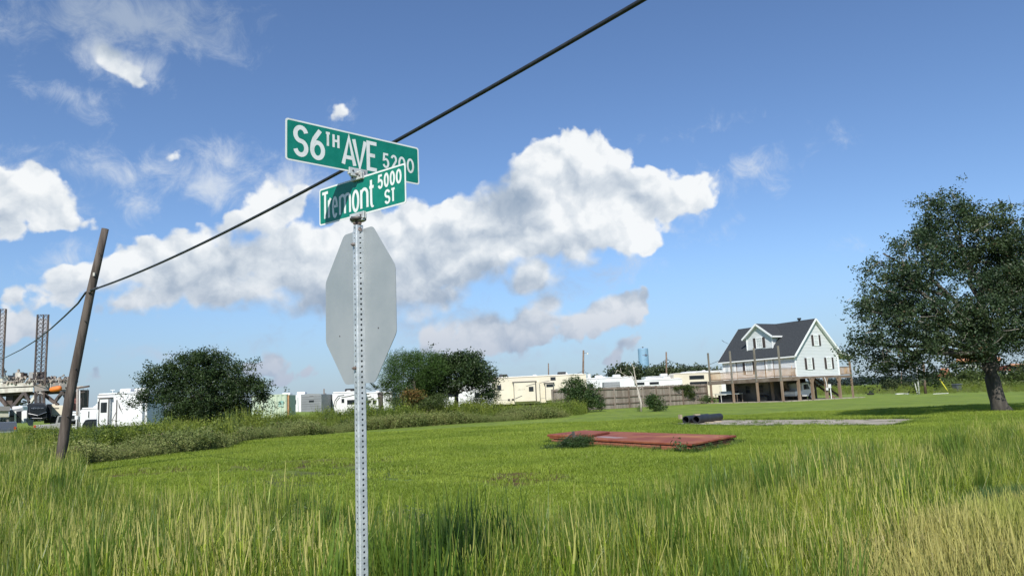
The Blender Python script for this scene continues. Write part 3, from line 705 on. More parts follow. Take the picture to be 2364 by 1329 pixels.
shrub('grey green bush behind the weeds right of the signpost', 980, 950, 54., [(985, 932, 50, 20), (1010, 925, 30, 16), (925, 935, 34, 18)], 380, 14, .15, .18, MIDL, shell=.2, aspect=.3)
shrub('yellow green bush under the round tree', 520, 1000, 38., [(520, 992, 28, 18), (500, 998, 22, 12)], 150, 14, .13, .15, BRTL, shell=.2)
shrub('low dark shrub at the lawn edge left of the round tree', 232, 1040, 30., [(232, 1018, 16, 20), (240, 1032, 16, 12)], 90, 16, .08, .09, DRKL, shell=.2)
shrub('bushy growth at the end of the fence beside the stilt house', 1632, 930, 88., [(1630, 921, 12, 8), (1640, 924, 10, 6)], 70, 14, .14, .15, SHRL, shell=.2)
shrub('grey green seeding weed bush in the foreground left of the signpost', 690, 1250, 8.6, [(690, 1215, 58, 40), (720, 1195, 30, 26), (650, 1210, 30, 24), (770, 1225, 40, 26)], 420, 30, .042, .06, leafmat('silver_weed', (.13, .17, .075), (.17, .20, .10), rough=.7, trans=.25, var=.4), shell=.1, aspect=.35)
shrub('grey green seeding weed bush in the foreground right of the signpost', 920, 1260, 8.4, [(900, 1225, 48, 30), (950, 1215, 34, 26)], 260, 30, .042, .06, MATS['silver_weed'], shell=.1, aspect=.35)
# small weeds along the near sides of the red slab
for i, (px, py, hh_, lf, lb) in enumerate(((1576, 1046, .30, .10, 'broad leafed weed at the near corner of the red slab'), (1610, 1045, .22, .07, 'second weed right of the slab corner'), (1640, 1039, .18, .06, 'low weed halfway along the short side of the red slab'),
                              (1668, 1032, .20, .06, 'weed near the right tip of the red slab'), (1696, 1024, .20, .05, 'spindly weed at the very right tip of the red slab'), (1450, 1036, .12, .05, 'low weed by the long brick side of the red slab'), (1520, 1041, .12, .05, 'low weed by the bricks left of the slab corner'))):
    g_ = ground(px, py); cl = weed_clump('slab_weed', SHRL, 9, .13, hh_, lf, 14, lean=.9, aspect=.3); COL.objects.link(cl); cl.location = g_; tag(cl, lb, 'weed', kind='stuff')

# palm between the sign plate and the feathery tree
bP = Vector((at(878, 945, 57.).x, 57., 0)); tp = thing('palm_tree', 'small palm with drooping dead fronds behind the signpost', 'palm', bP)
mb = B(); topz = at(878, 905, 57.).z; mb.tube([(0, 0, 0), (.05, 0, topz*.6), (0, 0, topz)], [.22, .18, .2], 10); mb.build('trunk', BARK, tp, smooth=True)
V = []; Fq = []; rs = np.random.RandomState(4)
for i in range(34):
    a = rs.uniform(0, 6.28); el = rs.uniform(-.5, 1.2); L = rs.uniform(.9, 1.4); d = np.array([math.cos(a)*math.cos(el), math.sin(a)*math.cos(el), math.sin(el)])
    tip = d*L; tip[2] -= .25*L; c0 = np.array([0, 0, topz])+tip*.75
    for k in range(14):
        b_ = (k-6.5)/6.5*1.1; side = np.cross(d, [0, 0, 1.]); side /= np.linalg.norm(side)
        e = c0+(d*math.cos(b_)+side*math.sin(b_))*.55*L; e[2] -= .12
        o = len(V); w_ = np.cross(e-c0, [0.3, 0.2, 1.]); w_ = w_/np.linalg.norm(w_)*.025
        V += [c0-w_, c0+w_, e+w_*.3, e-w_*.3]; Fq.append((o, o+1, o+2, o+3))
mesh_np('fronds', V, Fq, MIDL, parent=tp)

# dead tree on the lawn
bD = Vector(ground(1480, 949)); YD = bD.y; td = thing('dead_tree', 'bare pale dead tree with crooked branches in front of the fence', 'tree', bD)
mb = B(); rel = lambda q: Vector(q)-bD
main = [rel(at(*q, YD)) for q in ((1480, 949), (1480, 930), (1474, 905), (1470, 890), (1466, 868), (1463, 850), (1458, 838), (1452, 834), (1447, 840), (1446, 852))]
mb.tube(main, [.10, .085, .075, .065, .05, .035, .02, .014, .01, .006], 8); mb.build('trunk', TWIG, td, smooth=True)
for seg in ([(1471, 893), (1460, 872), (1444, 866), (1425, 854), (1412, 858)], [(1466, 884), (1458, 862), (1452, 855)], [(1425, 854), (1418, 868)], [(1444, 866), (1430, 874)], [(1475, 898), (1484, 892)], [(1477, 930), (1473, 912), (1470, 900)], [(1435, 861), (1432, 848)], [(1462, 850), (1470, 846)]):
    B().tube([rel(at(*q, YD))+Vector((0, rnd.uniform(-.1, .1), 0)) for q in seg], [.035-.028*i/(len(seg)-1) for i in range(len(seg))], 6).build('branch', TWIG, td, smooth=True)
cl = weed_clump('weed_tuft', SHRL, 12, .3, .6, .08, 18, lean=.5); COL.objects.link(cl); cl.location = bD+Vector((-.25, .1, 0)); tag(cl, 'weeds around the foot of the dead tree', 'weeds')

# distant and mid-distance trees
far = [(1435, 859, 33, 21, 150), (1462, 860, 30, 19, 152), (1500, 863, 38, 19, 165), (1530, 858, 34, 20, 160), (1562, 861, 30, 18, 170), (1592, 861, 28, 16, 165), (1612, 858, 28, 18, 168), (1648, 862, 18, 10, 170), (1375, 876, 14, 5, 170)]
nm = ['left end', 'second clump', 'third clump, below the water tower', 'tallest clump at the brown power pole', 'clump right of the brown power pole', 'low saddle', 'rounded clump before the stilt house', 'clump seen under the deck corner', 'small lone clump left of the row']
for i, (px, py, rx, rz, Y) in enumerate(far):
    b = Vector((at(px, 900, Y).x, Y, 0))
    tree('tree', 'distant green tree behind the caravan roofs, '+nm[i], 'tree', b, [ell(px, py, Y, rx, rz), ell(px-rx*.4, py+6, Y, rx*.6, rz*.8), ell(px+rx*.5, py+5, Y, rx*.6, rz*.8), ell(px, py+16, Y, rx, rz)], 240, 10, .55, .5, FARL, trunk=([b, b+Vector((0, 0, 2)), b+Vector((0, 0, 4))], [.3, .25, .2]), limbs=3, group='trees behind the caravan park', shell=.3)
# bushes under the oak in the field
bu = [(2140, 885, 34, 16, 120, FARL, 'dark bush behind the tire and white poles'), (2215, 868, 42, 24, 115, MIDL, 'large olive bush in front of the orange roof'), (2260, 862, 40, 22, 120, MIDL, 'bush directly left of the oak trunk'), (2172, 890, 30, 14, 110, MIDL, 'low bush beneath the red tin roof'),
      (2340, 872, 34, 18, 110, MIDL, 'bush right of the oak trunk'), (2375, 858, 30, 20, 112, FARL, 'dark bush at the right edge of the picture'), (2225, 892, 40, 12, 104, BRTL, 'yellowish low bush behind the grey bin'), (2085, 893, 22, 8, 125, FARL, 'small far bush right of the stilt house'), (2060, 886, 16, 8, 125, FARL, 'low bush beyond the tire'), (2320, 892, 40, 10, 100, BRTL, 'low grassy bush right behind the trunk')]
for px, py, rx, rz, Y, lm, lb in bu:
    b = Vector((at(px, 905, Y).x, Y, 0))
    tree('bush', lb, 'bush', b, [ell(px, py, Y, rx, rz), ell(px+rx*.5, py+rz*.4, Y, rx*.6, rz*.7), ell(px-rx*.5, py+rz*.5, Y, rx*.6, rz*.7), ell(px, py+rz, Y, rx, rz)], 260, 11, .36, .38, lm, trunk=([b, b+Vector((0, 0, .5)), b+Vector((0, 0, 1))], [.1, .08, .06]), limbs=2, shell=.25)
# far wood on the horizon
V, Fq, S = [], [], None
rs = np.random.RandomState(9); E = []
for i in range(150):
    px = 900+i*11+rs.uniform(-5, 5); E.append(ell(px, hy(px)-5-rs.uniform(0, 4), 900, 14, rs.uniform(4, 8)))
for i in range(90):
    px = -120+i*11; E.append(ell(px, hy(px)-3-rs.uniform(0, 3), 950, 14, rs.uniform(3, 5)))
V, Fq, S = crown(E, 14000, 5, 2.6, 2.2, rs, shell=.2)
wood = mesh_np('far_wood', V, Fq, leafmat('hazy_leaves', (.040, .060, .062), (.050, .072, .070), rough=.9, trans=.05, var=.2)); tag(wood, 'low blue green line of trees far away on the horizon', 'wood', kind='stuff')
# ------------------------------------------------------------------ street sign
GALV = mat('galvanised', (.44, .48, .50), (.64, .67, .68), .42, .35, scale=22, detail=8, bump=.12, bscale=90, contrast=(.3, .7))
ALU = mat('sign_back', (.29, .325, .34), (.36, .385, .395), .5, .15, scale=3, detail=7, contrast=(.3, .7))
GREEN = mat('sign_green', (.0, .17, .115), (.004, .20, .14), .38, scale=14, detail=8, bump=.03, bscale=120)
WHITE = mat('sign_white', (.70, .73, .71), (.52, .55, .52), .45, scale=16, detail=8, contrast=(.48, .8))
RUST = mat('rusty_steel', (.12, .07, .05), (.30, .26, .24), .8, .3, scale=60)
BRKT = mat('bracket_metal', (.62, .64, .62), (.45, .45, .43), .5, .35, scale=35, contrast=(.45, .7))
DKMET = mat('dark_metal', (.06, .06, .065), (.12, .11, .10), .55, .4, scale=40)

PO = Vector((at(831.5, 900, 3.6).x, 3.6, 0))
ss = thing('street_sign', 'perforated steel signpost carrying two green street name plates and a stop sign seen from behind', 'signpost', PO)
PYAW = .67
TOPZ = at(826, 512, 3.6).z
# perforated square tube: every face is a strip of cells, each with a real hole
def perforated(z0, z1, w, name, m, parent, hole=.0112, pitch=.0254, lean=(0, 0)):
    mb = B(); n = 12; cells = int((z1-z0)/pitch); c = .006
    prof = []
    for f in range(4):
        a = f*PI/2
        ca, sa = math.cos(a), math.sin(a)
        def P3(u_, z, d=w/2): return (ca*d-sa*u_, sa*d+ca*u_, z)
        e = w/2-c
        for k in range(cells):
            zc = z0+(k+.5)*pitch; h = pitch/2
            out = []; inn = []
            for i in range(n):
                q = 2*PI*(i+.5)/n; hu, hz = math.cos(q), math.sin(q)
                inn.append(P3(hu*hole/2, zc+hz*hole/2))
                s_ = 1/max(abs(hu)/e, abs(hz)/h); out.append(P3(hu*s_, zc+hz*s_))
            # square off the outer ring at the corners
            lip = [tuple(Vector(p)*1.0-Vector((ca, sa, 0))*.002) for p in inn]
            o = len(mb.v); mb.v += out+inn+lip
            for i in range(n):
                j = (i+1) % n; mb.f.append((o+i, o+j, o+n+j, o+n+i)); mb.f.append((o+n+i, o+n+j, o+2*n+j, o+2*n+i))
            cs = [P3(sg*e, zc+tg*h) for sg in (-1, 1) for tg in (-1, 1)]
            # corner triangles close the ring to a full rectangle
            for sg in (-1, 1):
                for tg in (-1, 1):
                    cand = sorted(range(n), key=lambda i: (Vector(out[i])-Vector(P3(sg*e, zc+tg*h))).length)[:2]
                    o2 = len(mb.v); mb.v += [P3(sg*e, zc+tg*h), out[cand[0]], out[cand[1]]]; mb.f.append((o2, o2+1, o2+2))
        # rounded corner strip
        pts = []
        for k in range(5):
            b = k/4*PI/2
            lx = e+math.sin(b)*c if False else None
        c0 = P3(e, 0)
        arcp = []
        for k in range(5):
            b = a+k/4*PI/2
            cx_, cy_ = ca*e-sa*e, sa*e+ca*e
            arcp.append((cx_+math.cos(b)*c, cy_+math.sin(b)*c))
        for k in range(4):
            (x0, y0), (x1, y1) = arcp[k], arcp[k+1]
            mb.add([(x0, y0, z0), (x1, y1, z0), (x1, y1, z0+cells*pitch), (x0, y0, z0+cells*pitch)], [(0, 1, 2, 3)])
    o = mb.build(name, m, parent); o.rotation_euler.z = PYAW-PI/2
    sol = o.modifiers.new('wall', 'SOLIDIFY'); sol.thickness = .0022; sol.offset = -1
    return o
def clean(o):
    bm = bmesh.new(); bm.from_mesh(o.data); bmesh.ops.remove_doubles(bm, verts=bm.verts, dist=1e-5); bmesh.ops.recalc_face_normals(bm, faces=bm.faces); bm.to_mesh(o.data); bm.free()
post_o = perforated(-.15, TOPZ-.045, .0445, 'post', GALV, ss)
inner = perforated(TOPZ-.30, TOPZ+.0, .039, 'post_insert', GALV, ss)
inner['label'] = 'slightly narrower tube end with rust stains sticking out of the post top'
for o in (post_o, inner): clean(o)
# the whole post leans very slightly
lean = Vector((at(826, 512, 3.6)-at(838, 1320, 3.6))).normalized()
dx = lean.x/lean.z
ss.rotation_euler.y = 0.0
# dark stuff inside the open tube top and rust blots
B().tube([(0, 0, TOPZ-.02), (0, 0, TOPZ+.012)], .014, 10).build('pipe_stub', RUST, ss)
for (a_, dz, sz) in ((PYAW-PI/2, -.045, .013), (PYAW-PI/2, -.012, .010), (PYAW+PI, -.010, .009)):
    d_ = Vector((math.cos(a_), math.sin(a_), 0))
    B().tube([d_*.018+Vector((0, 0, TOPZ+dz)), d_*.026+Vector((0, 0, TOPZ+dz))], [sz, sz*.7], 10).build('rusty_bolt_head', RUST, ss)

# octagonal plate, bolted behind the post
OYAW = -.76
ex_o = Vector((math.cos(OYAW), math.sin(OYAW), 0)); back = Vector((-ex_o.y, ex_o.x, 0))
oc = Vector((-.030, 0, 0))+back*.034; zc = at(836, 704, 3.6).z
wX, wZ = .600, .765
oct2 = []
for k in range(8):
    a = PI/8+k*PI/4; oct2.append((math.cos(a)/math.cos(PI/8)*.5*wX, math.sin(a)/math.cos(PI/8)*.5*wZ))
def rounded(poly, r, n=4):
    out = []
    for i, p in enumerate(poly):
        p = Vector(p); a = Vector(poly[i-1]); b = Vector(poly[(i+1) % len(poly)])
        u1 = (a-p).normalized(); u2 = (b-p).normalized(); q = p+u1*r; s = p+u2*r
        for k in range(n+1):
            t_ = k/n; out.append(tuple(q*(1-t_)**2+p*2*t_*(1-t_)+s*t_*t_))
    return out
def plate(poly2, thick, yaw, pos3, name, m, parent, y0=0.):
    mb = B(); vs = [Vector((p[0], y0, p[1])) for p in poly2]; mb.extrude(vs, (0, thick, 0))
    o = mb.build(name, m, parent); o.rotation_euler.z = yaw; o.location = pos3; return o
op = plate(rounded(oct2, .02), .003, OYAW, oc+Vector((0, 0, zc)), 'octagonal_plate', ALU, ss)
op['label'] = 'dull grey back of the octagonal stop sign'
fr = plate(rounded([(x*.985, z*.985) for x, z in oct2], .02), .0008, OYAW, oc+Vector((0, 0, zc)), 'stop_face', mat('stop_red', (.45, .02, .025), None, .4), ss, y0=.0034)
for zz in (at(817, 566, 3.6).z, at(822, 850, 3.6).z):
    p = Vector((math.cos(PYAW+PI), math.sin(PYAW+PI), 0))*.024+Vector((0, 0, zz))
    d_ = Vector((math.cos(PYAW+PI), math.sin(PYAW+PI), 0))
    B().tube([p, p+d_*.010], .009, 6).tube([p+d_*.010, p+d_*.017], .0045, 6).build('bolt', RUST, ss)
for (ux, zz) in ((-.17, -.135), (.16, -.125)):
    q = oc+ex_o*ux+Vector((0, 0, zc+zz))
    B().tube([q-back*.0, q-back*.002], .0035, 8).build('rivet', DKMET, ss)

# stroke lettering
def arc(cx, cy, rx, ry, a0, a1, n=14): return [(cx+rx*math.cos(R_(a0+(a1-a0)*i/n)), cy+ry*math.sin(R_(a0+(a1-a0)*i/n))) for i in range(n+1)]
EL = lambda cx, cy, rx, ry: arc(cx, cy, rx, ry, 90, 450, 26)
# glyphs fill the unit square (x 0..1, y 0..1); strokes are centre lines
GL = {
 'S': [arc(.5, .75, .5, .25, 15, 270, 16)[:-1]+arc(.5, .25, .5, .25, 90, -165, 16)],
 '6': [EL(.5, .28, .5, .28), [(.0, .30), (.04, .48), (.2, .68), (.74, 1.02)]],
 'T': [[(0, 1), (1, 1)], [(.5, .97), (.5, 0)]], 'H': [[(0, 0), (0, 1)], [(1, 0), (1, 1)], [(0, .52), (1, .52)]],
 'A': [[(0, 0), (.5, 1.02), (1, 0)], [(.2, .27), (.8, .27)]], 'V': [[(0, 1), (.5, -.02), (1, 1)]],
 'E': [[(1, 1), (0, 1), (0, 0), (1, 0)], [(0, .53), (.8, .53)]],
 '5': [[(.95, 1), (.1, 1), (.02, .56)]+arc(.45, .31, .5, .31, 118, -160, 16)],
 '2': [arc(.5, .72, .48, .28, 165, -20, 12)+[(.05, 0), (1, 0)]], '0': [EL(.5, .5, .5, .5)],
 'r': [[(0, 0), (0, .99)], [(0, .62), (.25, .92), (.6, 1.0), (.95, .95)]],
 'e': [[(.0, .54), (1, .54)]+arc(.5, .5, .5, .5, 5, 318, 20)],
 'm': [[(0, 0), (0, 1)], [(0, .75)]+arc(.25, .76, .25, .24, 160, 0, 8)+[(.5, 0)], [(.5, .75)]+arc(.75, .76, .25, .24, 160, 0, 8)+[(1, 0)]],
 'o': [EL(.5, .5, .5, .5)], 'n': [[(0, 0), (0, 1)], [(0, .7)]+arc(.5, .70, .5, .30, 160, 0, 10)+[(1, 0)]],
 't': [[(.4, 1.0), (.4, .22)]+arc(.68, .2, .28, .19, 180, 300, 6), [(0, .73), (1, .73)]],
 'M': [[(0, 0), (0, 1), (.5, .3), (1, 1), (1, 0)]], 'I': [[(.5, 0), (.5, 1)]], 'R': [[(0, 0), (0, 1), (.7, 1), (1, .77), (.7, .52), (0, .52)], [(.5, .52), (1, 0)]],
 'D': [[(0, 0), (0, 1), (.6, 1), (1, .7), (1, .3), (.6, 0), (0, 0)]], 'N': [[(0, 0), (0, 1), (1, 0), (1, 1)]],
}
def stroke(mb, pts, w, y, flip=False):
    pts = [Vector((p[0], p[1])) for p in pts]; closed = (pts[0]-pts[-1]).length < 1e-4; m = len(pts)
    L = []; 
    for i, p in enumerate(pts):
        a = pts[i-1] if i > 0 else (pts[-2] if closed else None); b = pts[i+1] if i < m-1 else (pts[1] if closed else None)
        d1 = (p-a).normalized() if a is not None else (b-p).normalized(); d2 = (b-p).normalized() if b is not None else d1
        n1 = Vector((-d1.y, d1.x)); n2 = Vector((-d2.y, d2.x)); nn = n1+n2
        nn = nn/nn.length if nn.length > .2 else n1
        k = min(1/max(nn.dot(n1), .35), 2.2); L.append((p+nn*w/2*k, p-nn*w/2*k))
    vs = []
    for a, b in L: vs += [(a.x, y, a.y), (b.x, y, b.y)]
    mb.add(vs, [(2*i, 2*i+1, 2*i+3, 2*i+2) for i in range(m-1)])
def lettering(items, W_, H_, y, m, parent, name='lettering'):
    """items: (glyph, x0, x1, z0, z1, stroke) as fractions of the plate"""
    mb = B(); k = 0
    for ch, x0, x1, z0, z1, w in items:
        w_ = w*H_; X0, X1, Z0, Z1 = (x0-.5)*W_+w_/2, (x1-.5)*W_-w_/2, (z0-.5)*H_+w_/2, (z1-.5)*H_-w_/2
        for si, st in enumerate(GL[ch]):
            stroke(mb, [(X0+(X1-X0)*p[0], Z0+(Z1-Z0)*p[1]) for p in st], w_, y-.00012*si)
    me = bpy.data.meshes.new(name); me.from_pydata(mb.v, [], mb.f); me.materials.append(m)
    o = bpy.data.objects.new(name, me); COL.objects.link(o); o.parent = parent; return o
def name_plate(c3, yaw, W_, H_, items, lab):
    p = plate(rounded([(-W_/2, -H_/2), (W_/2, -H_/2), (W_/2, H_/2), (-W_/2, H_/2)], .016, 6), .0022, yaw, c3, 'name_plate', WHITE, ss, y0=-.0011)
    p['label'] = lab
    b = .0085; W2, H2 = W_/2-b, H_/2-b
    mb = B(); mb.extrude([Vector((q[0], -.0011, q[1])) for q in rounded([(-W2, -H2), (W2, -H2), (W2, H2), (-W2, H2)], .010, 6)], (0, -.0006, 0))
    mb.build('green_field', GREEN, p)
    lettering(items, W_, H_, -.0022, WHITE, p)
    mb = B(); mb.extrude([Vector((q[0], .0011, q[1])) for q in rounded([(-W2, -H2), (W2, -H2), (W2, H2), (-W2, H2)], .010, 6)], (0, .0005, 0))
    return p
# 'S 6TH AVE 5200'
t_ = lambda s: s*3.35/(3.85-s*.5)
def it(ch, s0, s1, z0, z1, w): return (ch, t_(s0), t_(s1), z0, z1, w)
S6 = at(813, 352, 3.6); S6c = Vector((-.761, 3.6, 2.722))-PO
name_plate(Vector((S6c.x, 0, S6c.z)), .729, .762, .209, [it('S', .058, .172, .13, .89, .105), it('6', .185, .297, .13, .90, .105), it('T', .295, .342, .50, .875, .060), it('H', .353, .406, .50, .875, .060),
     it('A', .420, .532, .12, .885, .095), it('V', .500, .612, .12, .885, .095), it('E', .608, .696, .12, .885, .095),
     it('5', .729, .779, .27, .66, .055), it('2', .788, .836, .27, .66, .055), it('0', .845, .900, .27, .66, .055), it('0', .908, .962, .27, .66, .055)], 'upper green plate reading S 6TH AVE 5200')
t_ = lambda s: s*3.79/(3.41+s*.38)
Tc = Vector((-.743, 3.6, 2.497))-PO
name_plate(Vector((Tc.x, 0, Tc.z)), -.637, .642, .199, [it('T', .024, .112, .12, .89, .078), it('r', .100, .147, .12, .68, .078), it('e', .148, .213, .11, .69, .070), it('m', .228, .366, .12, .69, .074), it('o', .376, .462, .11, .70, .080),
     it('n', .472, .568, .12, .69, .080), it('t', .566, .642, .11, .87, .078), it('5', .678, .738, .53, .90, .060), it('0', .747, .806, .53, .90, .060), it('0', .815, .877, .53, .90, .060), it('0', .886, .953, .53, .90, .060),
     it('S', .752, .818, .10, .47, .058), it('T', .822, .880, .10, .47, .058)], 'lower green plate reading Tremont ST 5000')
# brackets: round cap on the post, cross piece between the plates
def bracket(z, yaw, L_, h_, name, lab, yoff=0.):
    e = thing_part = bpy.data.objects.new(name, None); COL.objects.link(e); e.parent = ss; e.location = (0, 0, z); e.rotation_euler.z = yaw; e['label'] = lab
    for sg in (-1, 1): B().box((0, sg*.0062, 0), (L_, .008, h_)).build('clamp_jaw', BRKT, e, bevel=.002)
    B().box((0, 0, -h_/2-.004 if yoff <= 0 else h_/2+.004), (L_*.8, .022, .009)).build('saddle', BRKT, e, bevel=.002)
    for sx in (-.3, .3): B().tube([(sx*L_, -.0102, 0), (sx*L_, -.0145, 0)], .0045, 8).build('screw', DKMET, e)
    return e
zb1 = Tc.z-.105; bracket(zb1, -.637, .105, .036, 'lower_bracket', 'white painted clamp holding the lower name plate')
B().tube([(0, 0, TOPZ+.004), (0, 0, TOPZ+.009), (0, 0, TOPZ+.016), (0, 0, TOPZ+.021)], [.034, .041, .041, .034], 24).build('cap_ring', DKMET, ss, smooth=True)
zt = (Tc.z+.0995+S6c.z-.1045)/2
bracket(Tc.z+.100, -.637, .085, .034, 'cross_bracket_foot', 'lower half of the cross clamp between the two plates', 1.)
bracket(S6c.z-.100, .729, .105, .034, 'cross_bracket_head', 'upper half of the cross clamp between the two plates')
B().tube([(0, 0, Tc.z+.115), (0, 0, S6c.z-.117)], .022, 16).build('cross_bracket_neck', DKMET, ss)
for o in list(COL.objects):
    pass
# small lean of the post and everything on it about its buried foot
ss.rotation_euler.y = 0

# ------------------------------------------------------------------ leaning utility pole and its cable
WOOD_P = mat('pole_wood', (.060, .046, .038), (.135, .110, .092), .9, scale=7, bump=.9, bscale=18, stretch=(1, 1, .12), detail=7)
YP = 19.45
pb = Vector((at(137, 1099, YP).x, YP, 0)); up_ = thing('utility_pole', 'weathered wooden utility pole leaning to the right at the left edge of the lawn', 'pole', pb)
pole_px = [((137, 1099), .145), ((147, 1010), .140), ((160, 920), .132), ((186, 790), .122), ((209, 675), .116), ((222, 620), .112), ((243, 528), .100)]
B().tube([at(*q, YP)-pb for q, r in pole_px], [r*.9 for q, r in pole_px], 20).build('shaft', WOOD_P, up_, smooth=True)
A_att = at(208, 672, YP-.13)
B().tube([at(204, 676, YP-.12)-pb, at(219, 668, YP-.14)-pb], .022, 8).build('cable_clamp', DKMET, up_)
B().tube([at(197, 676, YP-.05)-pb, at(226, 664, YP-.05)-pb], .035, 8).build('through_bolt', DKMET, up_)
B().box(at(217, 633, YP-.12)-pb, (.05, .03, .09)).build('tag', mat('pale_plastic', (.5, .48, .42), None, .6), up_)
for q in ((230, 585), (174, 850), (196, 740), (155, 960)):
    B().tube([at(*q, YP-.105)-pb, at(*q, YP-.135)-pb], .018, 6).build('knot', DKMET, up_)
CAB = mat('cable_rubber', (.018, .02, .026), (.03, .033, .04), .5, scale=9)
Pn = at(1478, 0, 6.0); hdir = Vector((Pn.x-A_att.x, Pn.y-A_att.y, 0)).normalized(); nrm = np.array([-hdir.y, hdir.x, 0])
def on_plane(px, py):
    d = ray(px, py); o_ = np.array([0, 0, EYE]); a_ = np.array(A_att); s_ = ((a_-o_)@nrm)/(d@nrm); return Vector(o_+d*s_)
cp = [A_att+Vector((.12, -.05, .02))]+[on_plane(*q) for q in ((230, 663), (300, 638.5), (380, 604), (451, 567), (540, 525), (632, 477), (710, 436), (785, 396), (860, 357), (925, 322), (1050, 253), (1200, 166), (1340, 82), (1478, 0))]
# smooth height by a fitted parabola so that it hangs like one cable
s_ = np.array([(Vector((p.x-A_att.x, p.y-A_att.y, 0))).length for p in cp]); zz = np.array([p.z for p in cp]); co = np.polyfit(s_, zz, 3)
L_end = s_[-1]
ss2 = np.linspace(0.05, L_end+5.5, 60); near_pts = [Vector((A_att.x+hdir.x*q, A_att.y+hdir.y*q, float(np.polyval(co, min(q, L_end))+(max(q-L_end, 0))*np.polyval(np.polyder(co), L_end)))) for q in ss2]
fp = [at(203, 676, YP), at(180, 700, 21.5), at(150, 729, 24.5), at(118, 758, 28.5), at(85, 784, 33.5), at(50, 806, 40), at(10, 826, 50), at(-40, 846, 66)]
pc = B().tube(near_pts, .0235, 10).build('power_line', CAB, smooth=True)
tag(pc, 'thick black overhead cable running from the leaning pole up across the sky', 'cable')
fc = B().tube([fp[0]+Vector((.0, -.1, 0))]+fp[1:], .026, 8).build('power_line', CAB, smooth=True)
tag(fc, 'black cable continuing left from the leaning pole past the rig legs', 'cable')

# ------------------------------------------------------------------ far drilling rig
RGY = mat('rig_pale', (.62, .60, .54), (.40, .36, .32), .8, scale=.25)
RDK = mat('rig_dark', (.055, .05, .055), (.10, .075, .07), .8, scale=.3)
RRU = mat('rig_rust', (.065, .045, .042), (.13, .10, .09), .85, scale=.3)
RGR = mat('rig_grey', (.26, .28, .29), (.36, .37, .37), .8, scale=.3)
ORG = mat('lifeboat_orange', (.75, .19, .03), None, .6)
YR = 450.; K = YR/F_PX
rb = Vector((at(60, 960, YR).x, YR, 0)); rig = thing('jackup_rig', 'huge rusty drilling rig with lattice legs far off on the left', 'rig', rb)
rp = lambda px, py, dy=0.: at(px, py, YR+dy)-rb
rdv = lambda D: Vector((D*rb.x/rb.y, D, 0))   # the rig stands turned, its depth running away from the road
def leg(pxs, col1, lab):
    (xa0, xa1), (xb0, xb1), yt, yb = pxs
    e = bpy.data.objects.new('lattice_leg', None); COL.objects.link(e); e.parent = rig; e['label'] = lab
    tp = [rp(xa0, yt, 0), rp(xa1, yt, -3), rp((xa0*.45+xa1*.55), yt, 9)]; bt = [rp(xb0, yb, 0), rp(xb1, yb, -3), rp((xb0*.45+xb1*.55), yb, 9)]
    for i in range(3): B().tube([bt[i], tp[i]], .55 if i < 2 else .4, 6).build('chord', (RDK, RRU, RDK)[i], e)
    n = 17; mb = B()
    for k in range(n+1):
        f0 = k/n; a = [bt[i].lerp(tp[i], f0) for i in range(3)]
        for i in range(3): mb.bar(a[i], a[(i+1) % 3], .24)
        if k < n:
            f1 = (k+1)/n; b = [bt[i].lerp(tp[i], f1) for i in range(3)]
            for i in range(3):
                j = (i+1) % 3; mid = b[i].lerp(b[j], .5); mb.bar(a[i], mid, .2); mb.bar(a[j], mid, .2)
    mb.build('bracing', RDK, e, kind='stuff'); return e
leg(((87, 112), (79, 104), 726, 888), 0, 'right hand lattice leg of the rig, fully in view')
leg(((-16, 14), (-20, 6), 713, 870), 0, 'lattice leg cut off by the left picture edge')
mb = B(); leg_lo = leg(((81, 102), (82, 103), 905, 955), 0, 'foot of the lattice leg below the deck')
# hull slabs
B().extrude([rp(-60, 888), rp(78, 882), rp(80, 890), rp(-60, 897)], rdv(18)).build('upper_girder', RGY, rig)
B().extrude([rp(-60, 898.5), rp(76, 893), rp(76, 903), rp(-60, 910)], rdv(14)).build('lower_girder', RGY, rig)
B().extrude([rp(78, 886), rp(176, 879), rp(178, 897), rp(80, 903)], rdv(16)).build('deck_side', mat('deck_side', (.17, .18, .18), (.30, .25, .22), .8, scale=.3), rig)
B().extrude([rp(-60, 911, 4), rp(160, 901, 4), rp(160, 906, 4), rp(-60, 917, 4)], rdv(12)).build('hull_underside', RDK, rig)
B().extrude([rp(150, 893), rp(192, 890), rp(192, 895), rp(152, 898)], rdv(4)).build('deck_end', RGY, rig)
# braces
for (a, b, w, m_) in (((58, 905), (27, 942), 7, RDK), ((58, 905), (70, 930), 6, RDK), ((100, 908), (134, 935), 6.5, RRU), ((145, 904), (126, 928), 6, RDK), ((145, 905), (158, 930), 5, RDK), ((-4, 912), (16, 936), 7, RRU), ((66, 935), (88, 905), 6, RGY), ((92, 905), (104, 915), 7, RGY), ((0, 912), (-18, 940), 7, RDK)):
    B().bar(rp(*a, 1), rp(*b, 1), w*K, w*K).build('brace', m_, rig)
B().box((rp(8, 925).x, 8, rp(8, 925).z), (16*K, 6, 26*K)).build('column', RDK, rig)
B().box((rp(172, 925, 6).x, 10, rp(172, 925).z), (17*K, 8, 44*K)).build('column', mat('rig_red', (.14, .05, .05), (.22, .10, .09), .85, scale=.3), rig)
B().box((rp(184, 925, 6).x, 10, rp(184, 922).z), (7*K, 8, 46*K)).build('column', RDK, rig)
